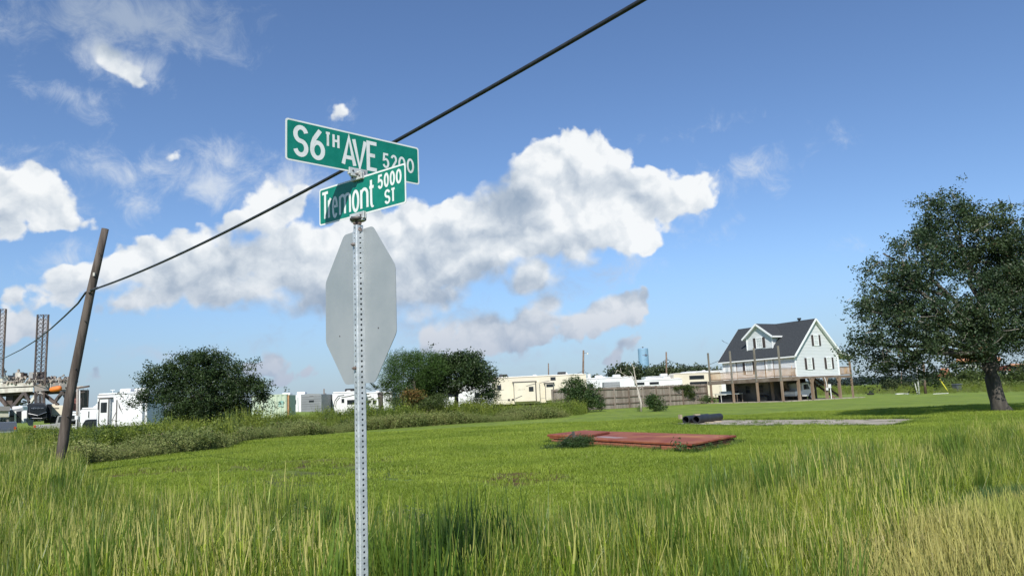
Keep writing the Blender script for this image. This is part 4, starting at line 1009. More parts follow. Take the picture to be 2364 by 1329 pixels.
# deckhouses, tanks, racks on the top deck
rr = random.Random(21)
for i, (x0, x1, y0, y1, m_) in enumerate(((3, 16, 866, 884, RGR), (16, 24, 860, 884, RGR), (24, 34, 858, 882, RGY), (35, 44, 861, 874, RGY), (44, 50, 860, 870, RRU), (52, 62, 858, 880, RGR), (63, 74, 857, 880, RDK), (75, 90, 857, 872, RDK), (74, 77, 858, 884, RGY), (-12, 4, 872, 892, RGY), (95, 103, 874, 884, RGY), (112, 124, 877, 883, RGY), (140, 150, 874, 882, RGY), (128, 138, 878, 883, RRU), (76, 88, 884, 895, RRU), (150, 160, 874, 884, RGR))):
    c = (rp(x0, y0)+rp(x1, y1))/2; B().box((c.x, rr.uniform(2, 9), c.z), ((x1-x0)*K, 4, (y1-y0)*K)).build('deck_module', m_, rig)
mb = B()
for i in range(230):
    x = rr.uniform(2, 178); yb_ = 887-(x*.045)
    y = yb_-abs(rr.gauss(0, 5 if x > 95 else 9)); mb.box(rp(x, y, rr.uniform(-1, 8)), (rr.uniform(.4, 1.6), .8, rr.uniform(.3, 2.2)), rr.uniform(-.5, .5), 0, rr.uniform(-.6, .6))
mb.build('deck_pipework', mat('pipework', (.42, .36, .31), (.10, .08, .075), .8, scale=.6, island=.6), rig, kind='stuff')
mb = B()
for i in range(50):
    x = rr.uniform(22, 70); mb.box(rp(x, rr.uniform(908, 935), rr.uniform(8, 16)), (rr.uniform(.5, 3), .8, rr.uniform(.3, 1)), 0, 0, rr.uniform(-.2, .2))
mb.build('lower_gear', mat('lower_gear', (.40, .36, .33), (.14, .13, .13), .8, scale=.5, island=.5), rig, kind='stuff')
mb = B()
for x in (16, 19, 22, 25): mb.bar(rp(x, 912, 6), rp(x, 935, 6), .35)
mb.build('riser', RDK, rig)
lb = B(); c0, c1 = rp(115, 899.5, -6), rp(142, 895, -6)
lb.tube([c0.lerp(c1, t) for t in (0, .08, .3, .8, .95, 1)], [.6, 1.3, 1.6, 1.6, 1.2, .5], 12); lb.build('lifeboat', ORG, rig, smooth=True)
for x in (117, 139): B().bar(rp(x, 884, -5), rp(x, 895, -5), .4).build('davit', RGY, rig)
B().bar(rp(176, 896, -2), rp(206, 891, -2), 1.0).build('crane_boom', RRU, rig)
B().bar(rp(186, 905, 0), rp(198, 903, 0), 1.0).build('platform_arm', RDK, rig)
for x in (192, 202.5): B().bar(rp(x, 896, -2), rp(x, 936, -2), .16).build('hoist_line', RDK, rig)
mb = B()
for x in range(-10, 176, 5): mb.bar(rp(x, 883-x*.03, -1), rp(x, 879-x*.03, -1), .15)
mb.bar(rp(-10, 880, -1), rp(176, 874, -1), .15); mb.build('deck_rail', RGY, rig, kind='stuff')
mb.bar
B().bar(rp(7, 850, 30), rp(10, 868, 30), 1.4).build('derrick', RGR, rig)
# ------------------------------------------------------------------ caravans and cars
CWH = mat('caravan_white', (.74, .75, .74), (.62, .64, .64), .45, scale=.8, contrast=(.45, .75))
CCR = mat('caravan_cream', (.70, .65, .52), (.66, .60, .47), .5, scale=.7)
CGY = mat('caravan_grey', (.20, .215, .225), (.25, .265, .275), .5, scale=.9)
CBK = mat('caravan_black', (.018, .020, .024), None, .25)
GLS = mat('dark_glass', (.018, .022, .026), None, .12, spec=.6)
STR = mat('stripe', (.13, .12, .115), None, .5)
RUB = mat('rubber', (.02, .02, .02), None, .8)
CHR = mat('bright_metal', (.55, .56, .57), None, .3, .8)
def wheel(parent, c, r, w=.22, axis='x'):
    d = Vector((w/2, 0, 0)) if axis == 'x' else Vector((0, w/2, 0)); c = Vector(c)
    o = B().tube([c-d, c+d], r, 16).build('wheel', RUB, parent)
    B().tube([c-d*1.08, c+d*1.08], r*.55, 12).build('rim', CHR, o); return o
def caravan(label, px, Y, yaw, L, H, m, Wd=2.4, acs=((.3, 0), (.65, 0)), acm=None, wins=(), slide=None, base=.55, group='caravans in the park', nose=None, door=None, stripes=(), name='caravan', zb=0., roof=None):
    """local x runs along the near side from its left end, the near side faces -y"""
    b = Vector((at(px, 930, Y).x, Y, zb)); t_ = thing(name, label, 'caravan', b, yaw, group)
    body = B()
    if nose:   # raised goose-neck front over the hitch
        nl, nh, side = nose; h2 = H-.15
        prof = [(0, base), (L-nl, base), (L-nl, base+nh), (L-.25, base+nh), (L, base+nh+.5), (L-.1, h2-.5), (L-.5, h2), (0, H)]
        if side < 0: prof = [(L-x, z) for x, z in prof]
    else: prof = [(0, base), (L, base), (L, H-.12), (L-.1, H), (.1, H), (0, H-.12)]
    body.extrude([(x, 0, z) for x, z in prof], (0, Wd, 0)); body.build('body', m, t_, bevel=.04)
    B().box((L/2, Wd/2, H+.02), (L*.94, Wd*.96, .05)).build('roof_membrane', CWH, t_)
    B().box((L/2, -.012, H-.08), (L*.98, .02, .035)).build('roof_rail', STR, t_)
    for fx, k in acs: B().rbox((L*fx, Wd/2, H+.20), (.95, .75, .33), .08).build('air_conditioner', acm or CWH, t_)
    for (x0, x1, z0, z1) in wins:
        w_ = B().box(((x0+x1)/2, -.02, (z0+z1)/2), (x1-x0, .04, z1-z0)).build('window', GLS, t_, bevel=.05)
        B().box(((x0+x1)/2, -.008, (z0+z1)/2), (x1-x0+.10, .02, z1-z0+.10)).build('window_frame', CWH if m is not CCR else STR, w_)
    if slide:
        for (x0, x1, z0, z1, d) in slide:
            s_ = B().box(((x0+x1)/2, -d/2, (z0+z1)/2), (x1-x0, d, z1-z0)).build('slide_out', m, t_, bevel=.02)
            mb = B()
            for (a, c) in (((x0, z1), (x1, z1)), ((x0, z0), (x0, z1)), ((x1, z0), (x1, z1))): mb.bar((a[0], -d-.012, a[1]), (c[0], -d-.012, c[1]), .07, .03)
            mb.build('slide_trim', STR, s_)
            B().box(((x0+x1)/2, -d/2, z1+.06), (x1-x0+.3, d+.06, .06)).build('awning_cover', STR, s_)
    if door:
        x0, x1, z0, z1 = door; d_ = B().box(((x0+x1)/2, -.022, (z0+z1)/2), (x1-x0, .03, z1-z0)).build('door', CWH, t_, bevel=.03)
        B().box(((x0+x1)/2, -.045, z0+(z1-z0)*.72), ((x1-x0)*.55, .02, (z1-z0)*.28)).build('door_window', GLS, d_, bevel=.02)
    for (p0, p1, w) in stripes: B().bar((p0[0], -.015 if not (slide and slide[0][0] <= p0[0] <= slide[0][1]) else -slide[0][4]-.015, p0[1]), (p1[0], -.015 if not (slide and slide[0][0] <= p0[0] <= slide[0][1]) else -slide[0][4]-.015, p1[1]), .012, w).build('stripe', STR, t_)
    for k in (.42, .52): wheel(t_, (L*k, .15, .38), .38, .22, 'y')
    hx = .35
    while hx < L-.9:
        if not (slide and any(a-.3 < hx+.3 < c+.3 for a, c, *_ in slide)):
            h_ = B().box((hx+.3, -.008, base+.24), (.55, .016, .34)).build('hatch', CWH if m is not CCR else CCR, t_); B().box((hx+.3, -.018, base+.36), (.55, .008, .02)).build('hatch_seam', STR, h_)
        hx += 1.7
    B().box((L*.5, -.006, base+.52), (L*.97, .012, .035)).build('belt_line', mat('belt_grey', (.34, .34, .33), None, .5), t_)
    B().rbox((L*.48, Wd*.4, H+.1), (.4, .4, .14), .03).build('roof_vent', CWH, t_)
    B().box((L*.5, Wd/2, base-.12), (L*.9, Wd*.6, .2)).build('chassis', RUB, t_)
    return t_
# px of the left end of the near side, distance, heading
# big cream one
t_ = caravan('long cream caravan with a slide-out and dark windows standing left of the wooden fence', 1128, 84., .02, 11.2, 4.0, CCR, acs=((.16, 0), (.76, 0)), acm=mat('black_plastic', (.02, .02, .022), None, .5),
        wins=((7.15, 7.65, 3.45, 3.75), (1.05, 1.45, 2.6, 3.1)), slide=((2.9, 5.35, 1.2, 3.35, .5), (6.45, 7.35, 1.2, 3.1, .35)), base=.95, stripes=(((3.0, 1.55), (3.8, 1.85), .06), ((4.3, 2.9), (5.3, 3.12), .05), ((5.9, 3.2), (7.0, 3.4), .04), ((6.6, 1.75), (7.3, 1.95), .05), ((1.1, 2.5), (1.8, 2.62), .03)))
B().box((4.85, -.53, 2.55), (.52, .03, .52)).build('window', GLS, t_, bevel=.05); B().box((6.95, -.38, 2.85), (.75, .03, .32)).build('window', GLS, t_, bevel=.04)
B().box((5.62, -.20, 2.25), (.36, .4, 2.2)).build('pillar_panel', CCR, t_, bevel=.02)
for x in (2.3, 2.75): B().box((x, -.015, 1.45), (.22, .02, .2)).build('vent', RUB, t_)
mb = B()
for i, ch in enumerate((0, .12, .24, .42, .55, .68)): mb.bar((3.35+ch, -.515, 2.5), (3.42+ch, -.515, 2.6 if i % 2 else 2.56), .02, .012)
mb.build('lettering', STR, t_, kind='stuff')
for x in (8.9,): B().rbox((x, 1.1, 4.15), (.5, .5, .25), .08).build('dome', CWH, t_)
# white one left of it, half hidden by the tree
caravan('white caravan with a dark front window half hidden behind the forked tree', 1022, 74., .05, 5., 3.3, CWH, wins=((.3, 1.6, 2.0, 2.75), (3.2, 3.7, 1.8, 2.3)), acs=(), base=.7)
# row of roofs above the fence
row = [(1338, 96., 7.4, 3.75, CWH, ((.40, 0), (.72, 0)), 'white caravan with two roof units right of the dense green shrub'),
       (1425, 100., 9.2, 3.3, CWH, ((.8, 0),), 'long low white caravan with a dark window band above the middle of the fence'),
       (1495, 104., 9.8, 3.8, CWH, ((.3, 0),), 'white caravan with a curved roof line above the ivy on the fence'),
       (1560, 101., 6.6, 4.0, CCR, (), 'cream caravan next to the stilt house with one dark window')]
for i, (px, Y, L, H, m_, ac, lb) in enumerate(row):
    wins = {0: ((.6, 1.9, 2.5, 3.05),), 1: ((.2, 3.9, 2.65, 3.02), (4.6, 5.9, 2.65, 3.0)), 2: ((4.8, 5.4, 2.7, 3.1), (7.4, 8.4, 2.6, 2.9)), 3: ((2.2, 4.2, 3.15, 3.6), (2.2, 4.6, 2.4, 2.75))}[i]
    caravan(lb, px, Y, .10, L, H, m_, acs=ac, wins=wins, nose=(2.2, 1.3, 1) if i == 2 else None)
b = Vector((at(1395, 905, 92.).x, 92., 0)); t_ = thing('cargo_trailer', 'grey louvred box trailer end showing above the fence', 'trailer', b)
B().box((1., .9, 1.85), (2.0, 1.8, 2.5)).build('body', CGY, t_, bevel=.08)
for k in range(7): B().box((1., -.01, 1.3+k*.24), (1.8, .04, .10)).build('slat', mat('slat_grey', (.32, .33, .34), None, .5), t_)
for k in (.4, 1.6): wheel(t_, (k, .1, .35), .35, .2, 'y')
caravan('cream caravan roof behind the end of the wooden fence beside the deck', 1588, 108., .12, 6.5, 4.35, CWH, acs=(), wins=((1., 2.6, 3.6, 4.0),))

# left side: white one in front of the round tree
t_ = caravan('white caravan with a tall window and two roof units, partly behind the round tree', 224, 60., -.10, 4.3, 3.35, CWH, acs=((.42, 0), (.72, 0)), wins=((.08, .32, 2.1, 2.75),), slide=((.45, 1.25, .85, 2.95, .35),), base=.7, stripes=(((1.7, 2.4), (2.1, 3.1), .05), ((1.35, 1.2), (1.7, 1.9), .04), ((2.45, 1.9), (2.9, 1.1), .05)))
B().box((.85, -.37, 2.25), (.52, .03, .80)).build('window', GLS, t_, bevel=.08)
s_ = B().box((3.0, -.15, 1.75), (2.2, .3, 2.1)).build('slide_out', CWH, t_, bevel=.02); B().box((1.92, -.32, 1.75), (.09, .04, 2.1)).build('slide_trim', STR, s_)
B().extrude([(2.05, -.31, 2.65), (2.1, -.31, 2.2), (2.5, -.31, 1.6), (2.3, -.31, 2.0)], (0, -.01, 0)).build('decal', STR, s_)
B().tube([(.5, 1.2, 3.4), (.5, 1.2, 3.65)], .03, 6).tube([(.3, 1.2, 3.66), (.7, 1.2, 3.66)], .03, 6).build('antenna', CWH, t_)
caravan('white caravan with a dark awning frame left of the tall windowed caravan', 188, 70., 0., 1.9, 2.4, CWH, acs=((.7, 0),), wins=((.7, .8, 1.5, 2.1),), base=.5)
caravan('small white caravan between the leaning pole and the thin white post', 160, 74., 0., 1.6, 2.1, CWH, acs=(), wins=((.3, .7, 1.4, 1.8),), base=.4)
def dvw(b, D): return Vector((D*b.x/b.y, D, 0))   # body running straight away from the onlooker
# black nosed fifth wheel
YF = 88.; b = Vector((at(60, 960, YF).x, YF, 0)); t_ = thing('caravan', 'caravan with a glossy black bulged front and chrome lettering below the rig', 'caravan', b, .0, 'caravans in the park')
q = lambda px, py, dy=0.: at(px, py, YF+dy)-b
B().extrude([q(62, 934), (q(66, 930)), q(104, 930), q(109, 936), q(109, 966), q(100, 968), q(70, 968), q(62, 960)], dvw(b, 2.5)).build('front', CBK, t_, bevel=.25)
B().extrude([q(69, 938, -.3), q(105, 938, -.3), q(106, 952, -.3), q(88, 959, -.3), q(68, 953, -.3)], dvw(b, .28)).build('nose_panel', GLS, t_, bevel=.05)
mb = B(); mb.tube([q(66, 954, -.35), q(87, 958.5, -.35), q(107, 951, -.35)], .035, 6); mb.tube([q(70, 965, -.05), q(98, 965, -.05)], .05, 6); mb.build('chrome_trim', CHR, t_)
it2 = []
mb = B(); x = 73.
for ch in 'MERIDIAN':
    for st in GL[ch]:
        pts = [q(x+.1+2.2*p[0], 943-2.6*p[1], -.42) for p in st]
        for a_, c_ in zip(pts, pts[1:]): mb.bar(a_, c_, .03)
    x += 3.5
mb.build('lettering', CHR, t_, kind='stuff')
B().extrude([q(109, 932, .5), q(120, 932, .5), q(118, 966, .5), q(109, 968, .5)], dvw(b, 5)).build('side', CBK, t_)
B().extrude([q(52, 938, .2), q(62, 936, .2), q(62, 975, .2), q(52, 976, .2)], dvw(b, 6)).build('side_wall', CWH, t_)
B().extrude([q(59, 968, 0), q(78, 968, 0), q(76, 982, 0), q(66, 982, 0)], dvw(b, 1.2)).build('hitch_box', CGY, t_)
t_ = thing('caravan', 'grey and white caravan entrance with open dark door left of the black fronted one', 'caravan', Vector((at(24, 960, 84.).x, 84., 0)), 0, 'caravans in the park'); b = t_.location
q = lambda px, py, dy=0.: at(px, py, 84.+dy)-b
B().extrude([q(22, 946), q(54, 940), q(54, 976), q(22, 976)], dvw(b, 3)).build('body', CGY, t_, bevel=.03)
B().extrude([q(38, 950, -.1), q(50, 948, -.1), q(50, 974, -.1), q(38, 974, -.1)], dvw(b, .08)).build('door', CBK, t_)
for x0 in (33, 50): B().extrude([q(x0, 949, -.2), q(x0+4.5, 948, -.2), q(x0+4.5, 976, -.2), q(x0, 976, -.2)], dvw(b, .15)).build('door_post', CWH, t_)
B().extrude([q(24, 958, -.1), q(32, 958, -.1), q(32, 972, -.1), q(24, 972, -.1)], dvw(b, .08)).build('window', GLS, t_)
B().rbox(q(46, 942, 1.5), (1.2, 1, .5), .1).build('air_conditioner', CWH, t_)
b = Vector((at(130, 960, 92.).x, 92., 0)); t_ = thing('caravan', 'cream box caravan side with faint lettering between the black front and the leaning pole', 'caravan', b, 0, 'caravans in the park'); q = lambda px, py, dy=0.: at(px, py, 92.+dy)-b
B().extrude([q(110, 933), q(127, 932), (q(128, 935)), q(148, 935), q(148, 958), q(118, 958), q(118, 945), q(110, 940)], dvw(b, 2.5)).build('body', CCR, t_, bevel=.05)
mb = B()
for k in range(5): mb.bar(q(124+k*2.6, 942.5, -.05), q(125.2+k*2.6, 940.5, -.05), .05)
mb.build('lettering', STR, t_, kind='stuff'); B().box(q(132, 968, 1), (2.0, 2, .8)).build('chassis', RUB, t_)
for x in (124, 140): wheel(t_, tuple(q(x, 976, .2)), .38, .25, 'y')
# low grey building at the very left
b = Vector((at(8, 960, 80.).x, 80., 0)); t_ = thing('shed', 'flat roofed beige and grey shed at the left picture edge', 'shed', b); q = lambda px, py, dy=0.: at(px, py, 80.+dy)-b
B().extrude([q(-40, 937), q(23, 937), q(23, 948), q(-40, 948)], dvw(b, 5)).build('roof', mat('shed_roof', (.16, .155, .15), None, .8), t_)
B().extrude([q(-40, 948.3, .3), q(20, 948.3, .3), q(20, 962, .3), q(-40, 962, .3)], dvw(b, 4)).build('wall', mat('shed_wall', (.38, .37, .30), (.33, .32, .26), .8), t_)
B().extrude([q(15, 962.3, .6), q(20, 962.3, .6), q(20, 978, .6), q(15, 978, .6)], dvw(b, .4)).build('post', STR, t_)

def car(label, px, Y, yaw, L, H, Wd, paint, kind, name='parked_car', cat='car', lights=None):
    b = Vector((at(px, 960, Y).x, Y, 0)); t_ = thing(name, label, cat, b, yaw)
    g_ = .25
    if kind == 'pickup':
        prof = [(0, g_+.25), (0, .95), (.05, 1.02), (L*.36, 1.04), (L*.39, 1.10), (L*.42, H-.08), (L*.46, H), (L*.66, H), (L*.72, H-.10), (L*.80, 1.12), (L*.98, 1.0), (L, .8), (L, g_+.2), (L*.5, g_+.15)]
    elif kind == 'suv':
        prof = [(0, g_+.2), (0, .9), (.15, H-.25), (.35, H-.03), (L*.2, H), (L*.60, H-.03), (L*.72, 1.05), (L*.96, .92), (L, .7), (L, g_+.15), (L*.5, g_+.1)]
    else:
        prof = [(0, g_+.15), (0, .75), (.1, .9), (L*.16, .98), (L*.30, H-.04), (L*.40, H), (L*.56, H-.04), (L*.72, .92), (L*.95, .80), (L, .62), (L, g_+.1), (L*.5, g_+.05)]
    B().extrude([(x, 0, z) for x, z in prof], (0, Wd, 0)).build('body', paint, t_, bevel=.07)
    if kind == 'pickup': gl = [[(L*.43, 1.16), (L*.455, H-.12), (L*.56, H-.10), (L*.56, 1.16)], [(L*.575, 1.16), (L*.575, H-.10), (L*.655, H-.12), (L*.745, 1.16)]]
    elif kind == 'suv': gl = [[(.35, 1.0), (.5, H-.2), (L*.38, H-.14), (L*.38, 1.0)], [(L*.40, 1.0), (L*.40, H-.14), (L*.59, H-.16), (L*.68, 1.02)]]
    else: gl = [[(L*.21, .96), (L*.32, H-.14), (L*.45, H-.1), (L*.45, .94)], [(L*.47, .94), (L*.47, H-.1), (L*.56, H-.14), (L*.67, .92)]]
    for side in (-.012, Wd-.008):
        for pg in gl: B().extrude([(x, side, z) for x, z in pg], (0, .02, 0)).build('window', GLS, t_)
    for wx in (.17, .80):
        for wy in (.12, Wd-.12): wheel(t_, (L*wx, wy, .36), .36, .25, 'y')
    for wy in (.2, Wd-.2):
        B().box((-.01, wy, .82), (.05, .18, .26)).build('tail_light', mat('tail_red', (.55, .02, .02), None, .3), t_)
        B().box((L+.0, wy, .75), (.05, .28, .14)).build('headlight', CHR, t_)
    B().box((-.06, Wd/2, .48), (.12, Wd*.95, .16)).build('bumper', CHR, t_); B().box((L+.04, Wd/2, .45), (.1, Wd*.95, .18)).build('bumper', STR, t_)
    return t_
pk = car('beige grey pickup truck seen from behind beyond the leaning pole', 78, 74., .0, 5.6, 1.85, 1.9, mat('pickup_paint', (.36, .35, .33), None, .3, .3), 'pickup', 'pickup_truck', 'truck')
B().box((.16, -.008, .88), (.20, .03, .24)).build('side_light', MATS['tail_red'], pk)
car('black parked car in front of the white caravans right of the thin white post', 190, 68., -.3, 3.2, 1.35, 1.8, mat('black_paint', (.012, .013, .016), None, .2), 'suv')
car('dark grey car with red tail lights at the left picture edge', 42, 72., PI/2+.66, 4.2, 1.45, 1.75, mat('grey_paint', (.10, .115, .13), None, .25, .3), 'sedan')
# thin posts beside the leaning pole
def post(label, px0, py0, px1, py1, Y, r, m_, name='post', cat='post', extra=None):
    b = Vector((at(px0, py0, Y).x, Y, 0)); t_ = thing(name, label, cat, b)
    B().tube([(0, 0, 0), at(px1, py1, Y)-b], [r, r*.85], 8).build('shaft', m_, t_, smooth=True); return t_
WP = mat('white_pipe', (.66, .67, .64), (.5, .5, .48), .5, scale=3)
BRN = mat('brown_pole', (.13, .085, .062), (.20, .145, .11), .9, scale=2)
post('grey wooden meter post just right of the leaning pole', 179, 985, 179, 897, 58., .10, mat('grey_wood', (.26, .23, .20), (.36, .33, .29), .9), 'service_post')
o = post('thin white conduit post beside the grey meter post', 184, 985, 184, 900, 57.6, .05, WP, 'conduit_post')
b = Vector((at(176, 985, 57.4).x, 57.4, 0)); t_ = thing('meter_box', 'small white electric meter box low on the grey post', 'meter box', b); B().box((0, 0, at(176, 963, 57.4).z), (.22, .12, .28)).build('case', CWH, t_); B().bar((0, 0, 0), (0, 0, at(176, 968, 57.4).z), .07).build('leg', CWH, t_)

# container and trailers between round tree and signpost
YK = 66.; b = Vector((at(612, 950, YK).x, YK, 0)); t_ = thing('shipping_container', 'faded pale green corrugated shipping container right of the round tree', 'container', b)
CT = mat('container_green', (.42, .52, .40), (.50, .56, .42), .7, scale=1.2, stretch=(3, 1, .6)); mb = B()
x1 = (at(664, 930, YK)-b).x; zt_ = at(640, 912, YK).z; x = -1.2; prof = []
while x < x1: prof += [(x, 0), (x+.10, -.06), (x+.22, -.06), (x+.32, 0)]; x += .40
prof = [p for p in prof if p[0] <= x1]; pl = [(p[0], p[1]) for p in prof]+[(x1, 2.4), (-1.2, 2.4)]
mb.prism(pl, .1, zt_); mb.build('corrugated_side', CT, t_)
B().box((x1+.05, 0.1, zt_/2), (.14, .16, zt_)).build('corner_post', mat('rusty_orange', (.45, .26, .12), (.30, .17, .09), .8, scale=3), t_)
B().box(((x1-1.2)/2, 0, zt_+.04), (x1+1.2, .14, .09)).build('top_rail', CT, t_)
B().box((x1-.55, -.075, zt_*.72), (.45, .02, .5)).build('logo_patch', mat('teal_patch', (.20, .40, .36), (.40, .50, .40), .7, scale=3), t_)
YG = 76.; b = Vector((at(666, 950, YG).x, YG, 0)); t_ = thing('caravan', 'white and grey caravan with a white door and grey rear beside the green container', 'caravan', b, 0, 'caravans in the park')
q = lambda px, py, dy=0.: at(px, py, YG+dy)-b
B().extrude([q(664, 913), q(695, 910), q(695, 950), q(664, 950)], (0, 6, 0)).build('side_wall', CWH, t_)
pr = [q(695.3, 911), q(705, 908.7), q(718, 908.2), q(735, 908.5), q(742, 909.5), q(742, 950), q(695.3, 950)]
B().extrude(pr, (0, 6, 0)).build('rear_wall', CGY, t_)
for k in range(6): B().box(q(718.5, 915+k*5.5, -.012), (1.95, .02, .015)).build('panel_seam', STR, t_)
d_ = B().extrude([q(671, 917, -.12), q(687, 916, -.12), q(688, 950, -.12), q(671, 950, -.12)], (0, .1, 0)).build('door', CWH, t_)
B().box(q(679.5, 927.5, -.14), (.36, .03, .42)).build('door_window', GLS, d_, bevel=.03)
B().extrude([q(664.5, 915, -.06), q(670, 915, -.06), q(670, 950, -.06), q(664.5, 950, -.06)], (0, .05, 0)).build('awning_arm', STR, t_)
B().box(q(719, 925.5, -.02), (.5, .04, .2)).build('window', GLS, t_, bevel=.03)
for px_, py_ in ((663, 909.5), (697, 907)): B().rbox(q(px_, py_, 2), (.85, .8, .26), .06).build('air_conditioner', CWH, t_)
B().box(q(719, 914, -.02), (.4, .02, .05)).build('badge', STR, t_); wheel(t_, (1.2, .1, .36), .36, .2, 'y')
b = Vector((at(742, 950, 84.).x, 84., 0)); t_ = caravan('small white caravan box right of the grey ended caravan', 742, 84., 0, 1.15, 2.55, CWH, acs=((.35, 0),), base=.6, Wd=2.2)
t_ = caravan('white caravan with black swoosh lines just left of the signpost', 767, 80., 0, 3.3, 3.05, CWH, acs=((.5, 0),), acm=RUB, wins=((1.0, 1.3, 1.9, 2.35), (1.6, 2.4, 1.7, 2.2)), base=.6)
mb = B(); mb.tube([(.15, -.03, 1.6), (.3, -.03, 2.2), (.65, -.03, 2.65), (1.3, -.03, 2.75)], .035, 5); mb.tube([(.35, -.03, 1.5), (.45, -.03, 2.1), (.8, -.03, 2.5)], .03, 5); mb.tube([(1.0, -.03, 2.5), (1.8, -.03, 2.6), (2.4, -.03, 2.72)], .035, 5); mb.build('swoosh', STR, t_)
caravan('white caravan glimpsed between signpost and palm', 835, 82., 0, 3.4, 2.9, CWH, acs=(), wins=((1.2, 1.6, 1.6, 2.1),), base=.6)

# ------------------------------------------------------------------ wooden fence
FW1 = mat('fence_boards', (.20, .165, .135), (.30, .265, .225), .9, scale=1.5, stretch=(1, 1, .12), island=.16)
FW2 = mat('fence_rails', (.13, .095, .072), (.19, .15, .12), .9, scale=2)
A_ = Vector((at(1275, 940, 76.).x, 76., 0)); E_ = Vector((at(1634, 930, 89.5).x, 89.5, 0)); d = (E_-A_); L = d.length; fy = math.atan2(d.y, d.x)
fn = thing('wooden_fence', 'tall weathered wooden fence with posts and rails between the shrub and the stilt house', 'fence', A_, fy)
mb = B(); x = 0; rr = random.Random(5)
while x < L:
    w = .142; h = 2.30+rr.uniform(-.03, .03); mb.box((x+w/2, .06+rr.uniform(0, .012), h/2+.02), (w-.012, .02, h)); x += w+.004
mb.build('boards', FW1, fn, kind='stuff')
nP = 11
for i in range(nP+1):
    x = L*i/nP if i else .05
    B().box((x, -.07, 1.15), (.13, .10, 2.36)).build('post', FW2 if i % 2 else mat('fence_posts', (.24, .20, .165), (.30, .26, .22), .9), fn)
for i in range(nP):
    for z in (.55, 1.25, 2.12): B().box((L*(i+.5)/nP, .005, z+rr.uniform(-.03, .03)), (L/nP-.14, .05, .10)).build('rail', FW2, fn)
# vine on the fence
vE = []
for (px, py, rx, rz) in ((1575, 893, 26, 5), (1590, 895, 22, 6), (1582, 905, 16, 9), (1560, 896, 14, 6), (1596, 912, 10, 9)):
    Yv = 76+(px-1275)/(1634-1275)*13.5-.3; vE.append(ell(px, py, Yv, rx, rz, ry=4))
V, Fq, S = crown(vE, 420, 9, .12, .10, np.random.RandomState(2), shell=.1)
tag(mesh_np('climbing_vine', V, Fq, mat('x', (1, 1, 1)) if False else MIDL), 'green climbing vine spilling over the fence top', 'vine')

# ------------------------------------------------------------------ red slab with its bricks
RED = mat('red_paint', (.22, .045, .024), (.32, .105, .042), .7, scale=1.6, detail=8, contrast=(.35, .68), bump=.2, bscale=8)
t_ = bpy.data.materials['red_paint']
o0 = REDP[0].copy(); o0.z = 0; rl = thing('red_slab', 'red painted concrete slab on low brick walls standing in the lawn', 'slab', o0)
pl = [Vector((p.x, p.y, 0))-o0 for p in REDP]
cx_ = sum(pl, Vector())/4
def inset(poly, k): return [p+(cx_-p).normalized()*k for p in poly]
mb = B(); mb.prism([tuple(p) for p in pl], .166, .22); mb.build('slab_top', RED, rl, bevel=.012)
# worn streaks and water film
mb = B(); mb.prism([tuple(pl[3].lerp(pl[0], a).lerp(pl[2].lerp(pl[1], a), b_)) for a, b_ in ((.10, .25), (.46, .18), (.52, .30), (.3, .36), (.12, .40))], .2205, .2215); mb.build('worn_patch', mat('worn_paint', (.30, .17, .14), (.22, .06, .04), .3, scale=3), rl)
mb = B(); mb.prism([tuple(pl[3].lerp(pl[0], a).lerp(pl[2].lerp(pl[1], a), b_)) for a, b_ in ((.60, .55), (.97, .62), (.96, .92), (.70, .80))], .2205, .2215); mb.build('orange_patch', mat('orange_worn', (.42, .17, .06), (.30, .10, .06), .7, scale=2), rl)
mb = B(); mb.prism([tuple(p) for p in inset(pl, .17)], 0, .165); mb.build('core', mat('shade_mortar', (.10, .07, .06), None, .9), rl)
BRK = mat('brick_red', (.32, .095, .05), (.40, .15, .085), .85, scale=6, bump=.4, bscale=30); BRK2 = mat('brick_dark', (.23, .08, .05), (.34, .13, .08), .85, scale=6)
inn = inset(pl, .11); bme = None; rr = random.Random(8)
bms = []
for m_ in (BRK, BRK2):
    q_ = B().box((0, 0, 0), (.192, .085, .042)); me_o = q_.build('brick', m_, rl); bms.append(me_o)
first = [True, True]
for (a, b_) in ((3, 0), (0, 1)):
    p0, p1 = inn[a], inn[b_]; d = p1-p0; Ld = d.length; ang = math.atan2(d.y, d.x); n_ = int(Ld/.205)
    for c_ in range(3):
        for k in range(n_):
            x = (k+.5+(.5 if c_ % 2 else 0))*.205
            if x > Ld-.08: continue
            p = p0+d.normalized()*x; j = rr.random() < .3
            loc = (p.x+rr.uniform(-.004, .004), p.y+rr.uniform(-.006, .006), .024+c_*.048)
            if first[j]: bms[j].location = loc; bms[j].rotation_euler = (0, 0, ang); first[j] = False
            else: share(bms[j], 'brick', rl, loc, (rr.uniform(-.02, .02), 0, ang+rr.uniform(-.02, .02)))
# raised step at the back left
def slabp(a, b_): return pl[3].lerp(pl[0], a).lerp(pl[2].lerp(pl[1], a), b_)
st = [slabp(-.02, .0), slabp(.30, .0), slabp(.24, .66), slabp(-.02, .75)]
mb = B(); mb.prism([tuple(p) for p in st], .222, .30); mb.build('raised_step', RED, rl, bevel=.02)
